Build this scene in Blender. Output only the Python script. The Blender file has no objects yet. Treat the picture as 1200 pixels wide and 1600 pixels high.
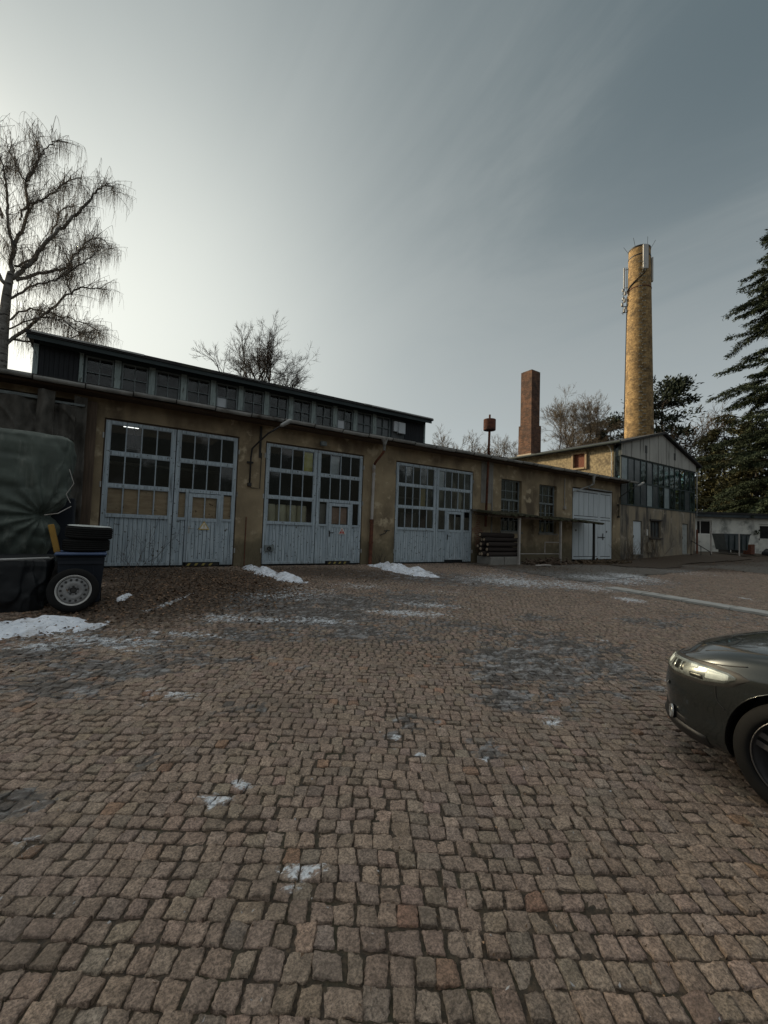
import bpy, bmesh, math, random
import numpy as np
from mathutils import Vector, Matrix
from mathutils.bvhtree import BVHTree
R_ = math.radians
random.seed(7); RNG = np.random.default_rng(11)
scn = bpy.context.scene
COL = scn.collection
# ------------------------------------------------------------ camera
cam_d = bpy.data.cameras.new('camera'); cam = bpy.data.objects.new('camera', cam_d); COL.objects.link(cam)
cam_d.sensor_fit = 'VERTICAL'; cam_d.sensor_height = 36; cam_d.lens = 677/1600*36
cam_d.clip_start = .05; cam_d.clip_end = 3000
CR = Vector((.83544, -.54865, .03209)); CF = Vector((.54699, .83574, .04828)); CU = Vector((-.05330, -.02278, .99832))
M = Matrix((CR, CU, -CF)).transposed().to_4x4(); M.translation = Vector((0, 0, 1.6))
cam.matrix_world = M
scn.camera = cam
# ------------------------------------------------------------ light
SUN_DIR = Vector((-.46, .80, .0)).normalized()*math.cos(R_(19)) + Vector((0, 0, math.sin(R_(19))))
world = bpy.data.worlds.new('World'); scn.world = world; world.use_nodes = True
def L(nt, a, b): nt.links.new(a, b)
def nd(nt, t, **k):
    n = nt.nodes.new(t)
    for a, v in k.items():
        if a.startswith('i_'):
            key = a[2:]; key = int(key) if key.isdigit() else key.replace('_', ' ')
            n.inputs[key].default_value = v
        else: setattr(n, a, v)
    return n
def mth(nt, op, a, b=None, clamp=False):
    n = nt.nodes.new('ShaderNodeMath'); n.operation = op; n.use_clamp = clamp
    for i, v in enumerate((a, b)):
        if v is None: continue
        if isinstance(v, (int, float)): n.inputs[i].default_value = v
        else: L(nt, v, n.inputs[i])
    return n.outputs[0]
def mixc(nt, f, a, b, bt='MIX'):
    n = nt.nodes.new('ShaderNodeMix'); n.data_type = 'RGBA'; n.blend_type = bt
    for s, v in ((n.inputs['Factor'], f), (n.inputs[6], a), (n.inputs[7], b)):
        if isinstance(v, (int, float)): s.default_value = v
        elif isinstance(v, tuple): s.default_value = v if len(v) == 4 else (*v, 1)
        else: L(nt, v, s)
    return n.outputs[2]
def sstep(nt, v, a, b):
    n = nd(nt, 'ShaderNodeMapRange', interpolation_type='SMOOTHSTEP')
    n.inputs[1].default_value = a; n.inputs[2].default_value = b
    L(nt, v, n.inputs[0]); return n.outputs[0]
def build_world():
    nt = world.node_tree; nt.nodes.clear()
    out = nd(nt, 'ShaderNodeOutputWorld'); bg = nd(nt, 'ShaderNodeBackground')
    L(nt, bg.outputs[0], out.inputs[0])
    sky = nd(nt, 'ShaderNodeTexSky', sky_type='NISHITA', sun_disc=False)
    sky.sun_elevation = R_(19); sky.sun_rotation = math.atan2(SUN_DIR.x, SUN_DIR.y)
    sky.air_density = 1.3; sky.dust_density = 2.5
    tc = nd(nt, 'ShaderNodeTexCoord'); nrm = nd(nt, 'ShaderNodeVectorMath', operation='NORMALIZE')
    L(nt, tc.outputs['Generated'], nrm.inputs[0])
    d = nrm.outputs[0]
    sep = nd(nt, 'ShaderNodeSeparateXYZ'); L(nt, d, sep.inputs[0])
    # veil of thin cloud: brightest round the hidden sun, stretched along the horizon
    def dotv(v):
        n = nd(nt, 'ShaderNodeVectorMath', operation='DOT_PRODUCT'); L(nt, d, n.inputs[0])
        n.inputs[1].default_value = Vector(v).normalized(); return n.outputs['Value']
    g = dotv((-.04, .94, .33))
    glow = mth(nt, 'POWER', mth(nt, 'MAXIMUM', g, 0.0), 13.0)
    glow2 = mth(nt, 'POWER', mth(nt, 'MAXIMUM', g, 0.0), 3.4)
    # streaky cloud structure (planar mapping)
    zc = mth(nt, 'ADD', mth(nt, 'MAXIMUM', sep.outputs[2], 0.0), .22)
    px = mth(nt, 'DIVIDE', sep.outputs[0], zc); py = mth(nt, 'DIVIDE', sep.outputs[1], zc)
    cmb = nd(nt, 'ShaderNodeCombineXYZ'); L(nt, px, cmb.inputs[0]); L(nt, py, cmb.inputs[1])
    mp = nd(nt, 'ShaderNodeMapping'); mp.inputs['Rotation'].default_value = (0, 0, R_(-38)); mp.inputs['Scale'].default_value = (.95, .42, 1)
    L(nt, cmb.outputs[0], mp.inputs[0])
    n1 = nd(nt, 'ShaderNodeTexNoise', i_Scale=1.7, i_Detail=8.0, i_Roughness=.58, i_Distortion=1.3); L(nt, mp.outputs[0], n1.inputs['Vector'])
    n2 = nd(nt, 'ShaderNodeTexNoise', i_Scale=.75, i_Detail=2.0, i_Roughness=.4); L(nt, cmb.outputs[0], n2.inputs['Vector'])
    c = sstep(nt, mth(nt, 'ADD', mth(nt, 'MULTIPLY', n1.outputs[0], .55), mth(nt, 'MULTIPLY', n2.outputs[0], .5)),   .40, .64)
    low = sstep(nt, sep.outputs[2], .72, -.02)
    base = mixc(nt, low, (.115, .155, .174), (.540, .595, .612))
    base = mixc(nt, mth(nt, 'MULTIPLY', c, .38), base, (.40, .43, .425))
    base = mixc(nt, mth(nt, 'MULTIPLY', glow2, .75, True), base, (.60, .645, .63))
    col = mixc(nt, mth(nt, 'MULTIPLY', glow, .95, True), base, (.97, 1.0, .92))
    # the part of the sky behind the photographer is a brighter even veil
    back = sstep(nt, dotv((-.55, -.83, .20)), .1, .9)
    col = mixc(nt, mth(nt, 'MULTIPLY', back, .8), col, (.42, .435, .44))
    # unseen sky overhead, brightened to light the ground more than the walls
    col = mixc(nt, sstep(nt, sep.outputs[2], .80, .95), col, (1.0, .99, .95))
    # halo of the veiled sun
    halo = mth(nt, 'MULTIPLY', mth(nt, 'POWER', mth(nt, 'MAXIMUM', dotv(tuple(SUN_DIR)), 0.0), 44.0), 6.0)
    hc = nd(nt, 'ShaderNodeVectorMath', operation='SCALE'); hc.inputs[0].default_value = (1.0, .93, .78); L(nt, halo, hc.inputs['Scale'])
    ad = nd(nt, 'ShaderNodeVectorMath', operation='ADD'); L(nt, col, ad.inputs[0]); L(nt, hc.outputs[0], ad.inputs[1]); col = ad.outputs[0]
    # dark ragged tree line added out of view behind the camera, for reflections
    n3 = nd(nt, 'ShaderNodeTexNoise', i_Scale=7., i_Detail=8.0, i_Roughness=.7); L(nt, d, n3.inputs['Vector'])
    tl = sstep(nt, mth(nt, 'SUBTRACT', mth(nt, 'ADD', mth(nt, 'MULTIPLY', n3.outputs[0], .34), .02), sep.outputs[2]), -.01, .02)
    tl = mth(nt, 'MULTIPLY', tl, sstep(nt, dotv((-.55, -.83, 0)), -.25, .0)); col = mixc(nt, tl, col, (.045, .046, .040))
    nsc = nd(nt, 'ShaderNodeVectorMath', operation='SCALE'); nsc.inputs['Scale'].default_value = .07
    L(nt, sky.outputs[0], nsc.inputs[0])
    fin = mixc(nt, .10, col, nsc.outputs[0])
    L(nt, fin, bg.inputs[0]); bg.inputs[1].default_value = 1.0
build_world()
sl = bpy.data.lights.new('sun', 'SUN'); sl.energy = 3.8; sl.angle = R_(4); sl.color = (1, .80, .52)
so = bpy.data.objects.new('sun', sl); COL.objects.link(so)
so.rotation_euler = SUN_DIR.to_track_quat('Z', 'Y').to_euler()
scn.cycles.use_denoising = True; scn.cycles.sample_clamp_indirect = 2.5; scn.cycles.use_adaptive_sampling = False
vs = scn.view_settings; vs.view_transform = 'Standard'; vs.look = 'None'; vs.exposure = 0.0; vs.gamma = 1

# ------------------------------------------------------------ helpers
def tag(o, label=None, cat=None, group=None, kind=None):
    if label: o['label'] = label
    if cat: o['category'] = cat
    if group: o['group'] = group
    if kind: o['kind'] = kind
    return o
ORG = {}
def thing(name, loc, label, cat, group=None, rz=0):
    o = bpy.data.objects.new(name, None); COL.objects.link(o)
    o.location = loc; o.rotation_euler = (0, 0, rz); o.empty_display_size = .2
    ORG[o.name] = Vector(loc)
    return tag(o, label, cat, group)
class MB:
    def __init__(s): s.v = []; s.f = []; s.uv = None
    def quad(s, a, b, c, d):
        n = len(s.v); s.v += [tuple(a), tuple(b), tuple(c), tuple(d)]; s.f.append((n, n+1, n+2, n+3)); return s
    def box(s, x0, x1, y0, y1, z0, z1):
        if x0 > x1: x0, x1 = x1, x0
        if y0 > y1: y0, y1 = y1, y0
        if z0 > z1: z0, z1 = z1, z0
        n = len(s.v)
        s.v += [(x0, y0, z0), (x1, y0, z0), (x1, y1, z0), (x0, y1, z0), (x0, y0, z1), (x1, y0, z1), (x1, y1, z1), (x0, y1, z1)]
        for q in ((0, 3, 2, 1), (4, 5, 6, 7), (0, 1, 5, 4), (1, 2, 6, 5), (2, 3, 7, 6), (3, 0, 4, 7)): s.f.append(tuple(n+i for i in q))
        return s
    def obox(s, c, ax, ay, az, hx, hy, hz):
        n = len(s.v); c = Vector(c)
        for dz in (-1, 1):
            for dx, dy in ((-1, -1), (1, -1), (1, 1), (-1, 1)):
                s.v.append(tuple(c+ax*hx*dx+ay*hy*dy+az*hz*dz))
        for q in ((0, 3, 2, 1), (4, 5, 6, 7), (0, 1, 5, 4), (1, 2, 6, 5), (2, 3, 7, 6), (3, 0, 4, 7)): s.f.append(tuple(n+i for i in q))
        return s
    def tube(s, pts, r, n=8, cap=True):
        pts = [Vector(p) for p in pts]
        rr = r if isinstance(r, (list, tuple)) else [r]*len(pts)
        base = len(s.v); up = None
        for i, p in enumerate(pts):
            t = (pts[min(i+1, len(pts)-1)]-pts[max(i-1, 0)]).normalized()
            if up is None: up = Vector((0, 0, 1)) if abs(t.z) < .9 else Vector((1, 0, 0))
            a = t.cross(up).normalized(); b = t.cross(a).normalized(); up = -b if False else b.cross(t).cross(t)*-1 if False else up
            for k in range(n):
                an = 2*math.pi*k/n
                s.v.append(tuple(p+a*math.cos(an)*rr[i]+b*math.sin(an)*rr[i]))
        for i in range(len(pts)-1):
            for k in range(n):
                s.f.append((base+i*n+k, base+i*n+(k+1) % n, base+(i+1)*n+(k+1) % n, base+(i+1)*n+k))
        if cap:
            s.f.append(tuple(base+k for k in range(n))); s.f.append(tuple(base+(len(pts)-1)*n+k for k in reversed(range(n))))
        return s
    def lathe(s, prof, c=(0, 0, 0), n=24, axis='Z'):
        base = len(s.v)
        for (r, h) in prof:
            for k in range(n):
                a = 2*math.pi*k/n; x, y = r*math.cos(a), r*math.sin(a)
                if axis == 'Z': p = (c[0]+x, c[1]+y, c[2]+h)
                elif axis == 'Y': p = (c[0]+x, c[1]+h, c[2]+y)
                else: p = (c[0]+h, c[1]+x, c[2]+y)
                s.v.append(p)
        for i in range(len(prof)-1):
            for k in range(n):
                s.f.append((base+i*n+k, base+i*n+(k+1) % n, base+(i+1)*n+(k+1) % n, base+(i+1)*n+k))
        return s
    def prism(s, poly, a, b, axis='Y'):
        """poly: 2D points (x,z) for Y axis, (y,z) for X, (x,y) for Z, extruded a..b"""
        n = len(poly); base = len(s.v)
        for h in (a, b):
            for (u, w) in poly:
                s.v.append({'Y': (u, h, w), 'X': (h, u, w), 'Z': (u, w, h)}[axis])
        s.f.append(tuple(base+i for i in range(n))); s.f.append(tuple(base+n+i for i in reversed(range(n))))
        for i in range(n): s.f.append((base+i, base+n+i, base+n+(i+1) % n, base+(i+1) % n))
        return s
    def panel(s, x0, x1, z0, z1, y0, y1, holes, axis='Y'):
        """wall slab with rectangular openings and reveals"""
        xs = sorted({x0, x1, *[v for h in holes for v in h[:2] if x0 < v < x1]}); zs = sorted({z0, z1, *[v for h in holes for v in h[2:] if z0 < v < z1]})
        def solid(i, j):
            if not (0 <= i < len(xs)-1 and 0 <= j < len(zs)-1): return False
            cx = (xs[i]+xs[i+1])/2; cz = (zs[j]+zs[j+1])/2
            return not any(h[0] < cx < h[1] and h[2] < cz < h[3] for h in holes)
        P = (lambda x, y, z: (x, y, z)) if axis == 'Y' else (lambda x, y, z: (y, x, z))
        for i in range(len(xs)-1):
            for j in range(len(zs)-1):
                if not solid(i, j): continue
                a, b, c, d = xs[i], xs[i+1], zs[j], zs[j+1]
                s.quad(P(a, y0, c), P(b, y0, c), P(b, y0, d), P(a, y0, d)); s.quad(P(b, y1, c), P(a, y1, c), P(a, y1, d), P(b, y1, d))
                if not solid(i-1, j): s.quad(P(a, y1, c), P(a, y0, c), P(a, y0, d), P(a, y1, d))
                if not solid(i+1, j): s.quad(P(b, y0, c), P(b, y1, c), P(b, y1, d), P(b, y0, d))
                if not solid(i, j-1): s.quad(P(a, y1, c), P(b, y1, c), P(b, y0, c), P(a, y0, c))
                if not solid(i, j+1): s.quad(P(a, y0, d), P(b, y0, d), P(b, y1, d), P(a, y1, d))
        return s
    def build(s, name, m, parent=None, smooth=False, weld=False, bevel=0, org=None):
        me = bpy.data.meshes.new(name)
        o0 = org if org is not None else (ORG.get(parent.name, Vector((0, 0, 0))) if parent else Vector((0, 0, 0)))
        me.from_pydata([(x-o0[0], y-o0[1], z-o0[2]) for x, y, z in s.v], [], s.f)
        if s.uv is not None:
            ul = me.uv_layers.new(name='UVMap'); ul.data.foreach_set('uv', np.array(s.uv, dtype=np.float32).ravel())
        bm = bmesh.new(); bm.from_mesh(me)
        if weld: bmesh.ops.remove_doubles(bm, verts=bm.verts, dist=1e-4)
        if s.uv is None: bmesh.ops.recalc_face_normals(bm, faces=bm.faces)
        bm.to_mesh(me); bm.free()
        if smooth: me.shade_smooth()
        if m: me.materials.append(m)
        o = bpy.data.objects.new(name, me); COL.objects.link(o)
        if parent: o.parent = parent; ORG[o.name] = o0
        if bevel:
            b = o.modifiers.new('bevel', 'BEVEL'); b.width = bevel; b.segments = 2; b.limit_method = 'ANGLE'
        return o
def npmesh(name, V, F, m, parent=None, smooth=False, attrs=None, org=None):
    """fast mesh from numpy; F is (n,3) or (n,4)"""
    me = bpy.data.meshes.new(name)
    V = np.asarray(V, dtype=np.float32)
    if org is None and parent is not None: org = ORG.get(parent.name)
    if org is not None: V = V-np.array(org, dtype=np.float32)
    k = F.shape[1]
    me.vertices.add(len(V)); me.vertices.foreach_set('co', V.ravel())
    me.loops.add(F.size); me.loops.foreach_set('vertex_index', F.astype(np.int32).ravel())
    me.polygons.add(len(F)); me.polygons.foreach_set('loop_start', np.arange(0, F.size, k, dtype=np.int32))
    if smooth: me.polygons.foreach_set('use_smooth', np.ones(len(F), dtype=bool))
    me.update(calc_edges=True)
    for an, arr in (attrs or {}).items():
        if arr.ndim == 1:
            a = me.attributes.new(an, 'FLOAT', 'POINT'); a.data.foreach_set('value', arr.astype(np.float32))
        else:
            a = me.attributes.new(an, 'FLOAT_COLOR', 'POINT'); a.data.foreach_set('color', np.c_[arr, np.ones(len(arr))].astype(np.float32).ravel())
    if m: me.materials.append(m)
    o = bpy.data.objects.new(name, me); COL.objects.link(o)
    if parent: o.parent = parent; ORG[o.name] = Vector(org) if org is not None else Vector((0, 0, 0))
    return o
# ---- materials
def mat(name, c1, c2=None, scale=4., rough=.8, bump=0., bscale=None, stretch=(1, 1, 1), metal=0., c3=None, s3=1.2, t3=(.55, .7), st3=(1, 1, 1),
        spec=.5, coat=0., detail=6., c4=None, s4=9., t4=(.62, .68), rand=0.):
    m = bpy.data.materials.new(name); m.use_nodes = True; nt = m.node_tree
    p = nt.nodes['Principled BSDF']; p.inputs['Roughness'].default_value = rough; p.inputs['Metallic'].default_value = metal
    p.inputs['Specular IOR Level'].default_value = spec; p.inputs['Coat Weight'].default_value = coat
    tc = nd(nt, 'ShaderNodeTexCoord')
    def noise(sc, st, det=detail, off=0):
        mp = nd(nt, 'ShaderNodeMapping'); mp.inputs['Scale'].default_value = st; mp.inputs['Location'].default_value = (off, off, off)
        L(nt, tc.outputs['Object'], mp.inputs[0])
        n = nd(nt, 'ShaderNodeTexNoise', i_Scale=sc, i_Detail=det, i_Roughness=.6); L(nt, mp.outputs[0], n.inputs['Vector']); return n.outputs[0]
    if c2 is None: c2 = tuple(v*.75 for v in c1)
    f = noise(scale, stretch)
    col = mixc(nt, sstep(nt, f, .32, .68), c1, c2)
    if c3: col = mixc(nt, sstep(nt, noise(s3, st3, off=7), *t3), col, c3)
    if c4: col = mixc(nt, sstep(nt, noise(s4, (1, 1, 1), off=13), *t4), col, c4)
    if rand:
        oi = nd(nt, 'ShaderNodeObjectInfo'); hv = nd(nt, 'ShaderNodeHueSaturation')
        L(nt, mth(nt, 'ADD', mth(nt, 'MULTIPLY', oi.outputs['Random'], rand*2), 1-rand), hv.inputs['Value']); L(nt, col, hv.inputs['Color']); col = hv.outputs[0]
    L(nt, col, p.inputs['Base Color'])
    L(nt, mth(nt, 'ADD', mth(nt, 'MULTIPLY', f, .25), rough-.12, True), p.inputs['Roughness'])
    if bump:
        b = nd(nt, 'ShaderNodeBump', i_Strength=min(bump*10, 1.), i_Distance=bump)
        L(nt, noise(bscale or scale*4, stretch, off=3), b.inputs['Height']); L(nt, b.outputs[0], p.inputs['Normal'])
    return m
def glass_mat(name, tint=(.8, .85, .85), dirt=.12, dirtcol=(.3, .3, .28), rough=.03, refl=1.0):
    m = bpy.data.materials.new(name); m.use_nodes = True; nt = m.node_tree; nt.nodes.clear()
    out = nd(nt, 'ShaderNodeOutputMaterial'); tr = nd(nt, 'ShaderNodeBsdfTransparent'); tr.inputs[0].default_value = (*tint, 1)
    gl = nd(nt, 'ShaderNodeBsdfGlossy'); gl.inputs['Roughness'].default_value = rough
    fr = nd(nt, 'ShaderNodeFresnel', i_IOR=1.5)
    tc = nd(nt, 'ShaderNodeTexCoord')
    nb = nd(nt, 'ShaderNodeTexNoise', i_Scale=1.3, i_Detail=1.0); L(nt, tc.outputs['Object'], nb.inputs['Vector'])
    b = nd(nt, 'ShaderNodeBump', i_Strength=.35, i_Distance=.02); L(nt, nb.outputs[0], b.inputs['Height']); L(nt, b.outputs[0], gl.inputs['Normal'])
    mx = nd(nt, 'ShaderNodeMixShader'); L(nt, mth(nt, 'MULTIPLY', fr.outputs[0], refl*.9, True), mx.inputs[0]); L(nt, tr.outputs[0], mx.inputs[1]); L(nt, gl.outputs[0], mx.inputs[2])
    df = nd(nt, 'ShaderNodeBsdfDiffuse'); df.inputs[0].default_value = (*dirtcol, 1)
    n = nd(nt, 'ShaderNodeTexNoise', i_Scale=2.2, i_Detail=7.0, i_Roughness=.65); L(nt, tc.outputs['Object'], n.inputs['Vector'])
    m2 = nd(nt, 'ShaderNodeMixShader'); L(nt, mth(nt, 'MULTIPLY', sstep(nt, n.outputs[0], .35, .8), dirt*2, True), m2.inputs[0])
    L(nt, mx.outputs[0], m2.inputs[1]); L(nt, df.outputs[0], m2.inputs[2]); L(nt, m2.outputs[0], out.inputs[0])
    return m
def brick_mat(name, c1, c2, mortar, stain, w=.25, h=.077, uv=False, rough=.85, s3=.35):
    m = bpy.data.materials.new(name); m.use_nodes = True; nt = m.node_tree; p = nt.nodes['Principled BSDF']; p.inputs['Roughness'].default_value = rough
    tc = nd(nt, 'ShaderNodeTexCoord')
    if uv: vec = tc.outputs['UV']
    else:
        sp = nd(nt, 'ShaderNodeSeparateXYZ'); L(nt, tc.outputs['Object'], sp.inputs[0]); cb = nd(nt, 'ShaderNodeCombineXYZ')
        L(nt, mth(nt, 'ADD', sp.outputs[0], sp.outputs[1]), cb.inputs[0]); L(nt, sp.outputs[2], cb.inputs[1]); vec = cb.outputs[0]
    b = nd(nt, 'ShaderNodeTexBrick', i_Scale=1.0, i_Mortar_Size=.009, i_Brick_Width=w, i_Row_Height=h, i_Mortar_Smooth=.3, i_Bias=-.1)
    b.inputs['Color1'].default_value = (*c1, 1); b.inputs['Color2'].default_value = (*c2, 1); b.inputs['Mortar'].default_value = (*mortar, 1)
    L(nt, vec, b.inputs['Vector'])
    n = nd(nt, 'ShaderNodeTexNoise', i_Scale=s3*3, i_Detail=7.0, i_Roughness=.65); L(nt, tc.outputs['Object'], n.inputs['Vector'])
    n2 = nd(nt, 'ShaderNodeTexNoise', i_Scale=3.2, i_Detail=8.0, i_Roughness=.75); L(nt, tc.outputs['Object'], n2.inputs['Vector'])
    col = mixc(nt, sstep(nt, n.outputs[0], .42, .72), b.outputs[0], stain)
    gg = mixc(nt, sstep(nt, n2.outputs[0], .36, .64), (.6, .58, .55), (1.3, 1.3, 1.3)); col = mixc(nt, 1.0, col, gg, 'MULTIPLY')
    col = mixc(nt, mth(nt, 'MULTIPLY', n2.outputs[0], .3), col, (.5, .5, .5), 'OVERLAY')
    L(nt, col, p.inputs['Base Color'])
    bp = nd(nt, 'ShaderNodeBump', i_Strength=.7, i_Distance=.02, invert=True); L(nt, b.outputs['Fac'], bp.inputs['Height']); L(nt, bp.outputs[0], p.inputs['Normal'])
    return m
def emis(name, c, s):
    m = bpy.data.materials.new(name); m.use_nodes = True; p = m.node_tree.nodes['Principled BSDF']
    p.inputs['Base Color'].default_value = (*c, 1); p.inputs['Emission Color'].default_value = (*c, 1); p.inputs['Emission Strength'].default_value = s
    return m
Mt = {}
Mt['blue'] = mat('grey_blue_gate_paint', (.45, .53, .585), (.30, .37, .425), 3, .62, .0015, 40, (7, 7, .5), c3=(.11, .13, .14), s3=3.0, t3=(.53, .72), st3=(9, 9, .35), c4=(.075, .07, .06), s4=14., t4=(.605, .66))
Mt['bluebar'] = mat('pale_glazing_bar_paint', (.37, .44, .49), (.28, .34, .39), 6, .6, .001, 60, (1, 1, 1), c4=(.13, .12, .11), s4=30., t4=(.66, .73))
Mt['white'] = mat('white_gate_paint', (.60, .66, .70), (.50, .56, .60), 3, .6, .001, 40, (6, 6, .4), c3=(.30, .34, .35), s3=2.6, t3=(.6, .8), st3=(8, 8, .4), c4=(.10, .09, .08), s4=20., t4=(.70, .74))
Mt['clerpost'] = mat('flaking_pale_timber', (.36, .43, .42), (.22, .27, .27), 5, .8, .002, 40, (6, 6, .6), c3=(.10, .11, .10), s3=6.0, t3=(.56, .66), st3=(3, 3, .6))
Mt['clerframe'] = mat('grey_window_frame', (.20, .235, .24), (.13, .15, .155), 8, .75, .001)
Mt['fascia'] = mat('blue_green_fascia_board', (.028, .045, .048), (.017, .028, .030), 2, .7, .001, 20, (1, 8, 8))
Mt['darkboard'] = mat('dark_tarred_boards', (.016, .019, .024), (.010, .012, .015), 3, .8, .004, 12, (12, 12, .5))
Mt['roof'] = mat('bitumen_roof_felt', (.030, .030, .032), (.018, .018, .02), 2.5, .85, .004, 20, c3=(.05, .055, .035), s3=1.2)
Mt['gutter'] = mat('weathered_zinc_gutter', (.44, .45, .44), (.28, .29, .285), 2.2, .5, .001, 20, (1, 1, 1), metal=.15, c3=(.09, .08, .07), s3=1.1, t3=(.54, .68))
Mt['black'] = mat('black_painted_iron', (.012, .012, .013), (.02, .018, .016), 10, .55)
Mt['pvc'] = mat('pale_downpipe', (.42, .40, .38), (.33, .31, .29), 3, .5, c3=(.2, .15, .11), s3=2.)
Mt['rust'] = mat('rusty_iron', (.16, .055, .028), (.085, .03, .018), 9, .85, .003, 30, c3=(.05, .022, .016), s3=2.5)
Mt['wood'] = mat('plywood_board', (.72, .53, .34), (.56, .38, .24), 3, .7, .001, 20, (1, 1, 5), c4=(.09, .055, .03), s4=6., t4=(.66, .68))
Mt['oldwood'] = mat('grey_brown_old_timber', (.12, .085, .06), (.07, .05, .036), 3, .9, .006, 14, (10, 10, .5))
Mt['cream'] = mat('cream_plastic_drums', (.66, .62, .44), (.58, .54, .38), 2, .5)
Mt['yellow'] = mat('yellow_sheet', (.55, .50, .06), (.45, .40, .05), 2, .6)
Mt['ochre'] = mat('ochre_sheet', (.30, .22, .05), (.24, .17, .04), 2, .6)
Mt['salmon'] = mat('salmon_sacks', (.50, .33, .25), (.40, .26, .2), 7, .8)
Mt['whitesheet'] = mat('white_sheet', (.58, .62, .66), (.5, .55, .58), 2, .6)
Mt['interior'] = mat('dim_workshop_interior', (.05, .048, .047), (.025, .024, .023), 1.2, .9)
Mt['concrete'] = mat('grey_concrete', (.27, .26, .235), (.19, .185, .17), 2.5, .9, .004, 30, c3=(.11, .105, .09), s3=1.1)
Mt['snow'] = mat('old_granular_snow', (.80, .85, .92), (.60, .66, .74), 9, .7, .03, 40, c3=(.36, .35, .34), s3=2.6, t3=(.48, .74), c4=(.12, .10, .08), s4=24., t4=(.585, .65))
Mt['rubber'] = mat('black_rubber', (.007, .0075, .0075), (.012, .012, .012), 8, .85, .001, 50, spec=.2)
Mt['steelwheel'] = mat('grey_steel_wheel', (.26, .26, .26), (.19, .19, .19), 8, .45, metal=.5, c4=(.14, .09, .06), s4=10.)
Mt['bin'] = mat('dark_blue_grey_bin_plastic', (.012, .017, .026), (.018, .023, .033), 3, .55, spec=.3)
Mt['lid'] = mat('blue_bin_lid', (.035, .07, .16), (.028, .055, .12), 5, .5)
Mt['tarpg'] = mat('green_grey_tarpaulin', (.078, .100, .085), (.052, .068, .059), 3, .7, .006, 14, (1, 1, .6), c3=(.15, .17, .15), s3=2.5, t3=(.52, .75), st3=(3, 3, .3))
Mt['tarpb'] = mat('black_plastic_sheet', (.007, .009, .011), (.013, .015, .017), 3, .5, .01, 5, spec=.3)
Mt['canvas'] = mat('grey_brown_old_canvas', (.115, .108, .096), (.06, .057, .05), 2.2, .95, .006, 14, (2, 2, .7))
Mt['yel'] = mat('yellow_ochre_plastic', (.30, .17, .02), (.22, .12, .015), 4, .6)
Mt['winred'] = mat('red_brown_board', (.20, .065, .035), (.14, .045, .025), 6, .8, .003, 20, (5, 5, 1))
Mt['clad'] = mat('grey_fibre_cement_cladding', (.44, .44, .41), (.34, .34, .32), .9, .85, .002, 20, (1, 1, .4), c3=(.16, .16, .15), s3=1.3, st3=(4, 4, .4))
Mt['teal'] = mat('dark_teal_steel_frame', (.022, .038, .042), (.03, .045, .045), 5, .6)
Mt['pane_pale'] = mat('pale_painted_glass', (.30, .36, .37), (.20, .25, .27), 1.6, .3, c3=(.12, .16, .18), s3=1.7)
Mt['pane_grey'] = mat('dusty_grey_glass', (.085, .10, .108), (.05, .06, .068), 1.4, .22, c3=(.05, .06, .07), s3=1.4)
Mt['shedwall'] = mat('weathered_pale_shed_render', (.74, .74, .68), (.58, .59, .55), 1.2, .85, .003, 20, c3=(.27, .28, .26), s3=.9)
Mt['antenna'] = mat('light_grey_antenna_housing', (.55, .56, .55), (.48, .49, .48), 1, .5)
Mt['hose'] = Mt['black']
Mt['bark'] = mat('dark_bark', (.055, .046, .038), (.035, .03, .026), 4, .9, .02, 9, (1, 1, .4))
Mt['birch'] = mat('birch_bark', (.26, .255, .24), (.14, .135, .125), 2, .8, .01, 12, (1, 1, 3), c3=(.03, .028, .026), s3=2., t3=(.52, .6), st3=(1, 1, 4))
Mt['twig'] = mat('brown_twigs', (.060, .046, .036), (.04, .03, .025), 1, .9)
Mt['twiglight'] = mat('grey_ochre_twigs', (.17, .14, .10), (.12, .095, .07), 1, .9)
Mt['needle'] = mat('spruce_needles', (.022, .038, .016), (.032, .046, .018), .6, .85)
Mt['needledark'] = mat('pine_needles', (.014, .026, .014), (.022, .034, .015), .6, .85)
Mt['needleolive'] = mat('olive_brown_conifer_foliage', (.075, .070, .022), (.045, .048, .018), .35, .85)
Mt['brushwood'] = mat('brown_brushwood', (.11, .075, .045), (.07, .05, .03), .5, .9)
Mt['moss'] = mat('mossy_roof_board', (.05, .055, .022), (.035, .03, .022), 5, .95, .02, 9, c3=(.16, .15, .13), s3=2.5)
Mt['glass'] = glass_mat('dusty_window_glass', tint=(.95, .97, .97), dirt=.04, dirtcol=(.12, .13, .13))
Mt['glassd'] = glass_mat('dirty_clerestory_glass', dirt=.22, dirtcol=(.10, .095, .10))
Mt['glassx'] = glass_mat('greenish_annex_glass', tint=(.55, .68, .68), dirt=.14, dirtcol=(.14, .18, .19))
Mt['bricky'] = brick_mat('yellow_chimney_brick', (.50, .335, .145), (.27, .175, .075), (.22, .165, .10), (.13, .09, .045), uv=True)
Mt['brickr'] = brick_mat('red_chimney_brick', (.185, .080, .042), (.075, .036, .025), (.15, .115, .085), (.05, .03, .024))
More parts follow.
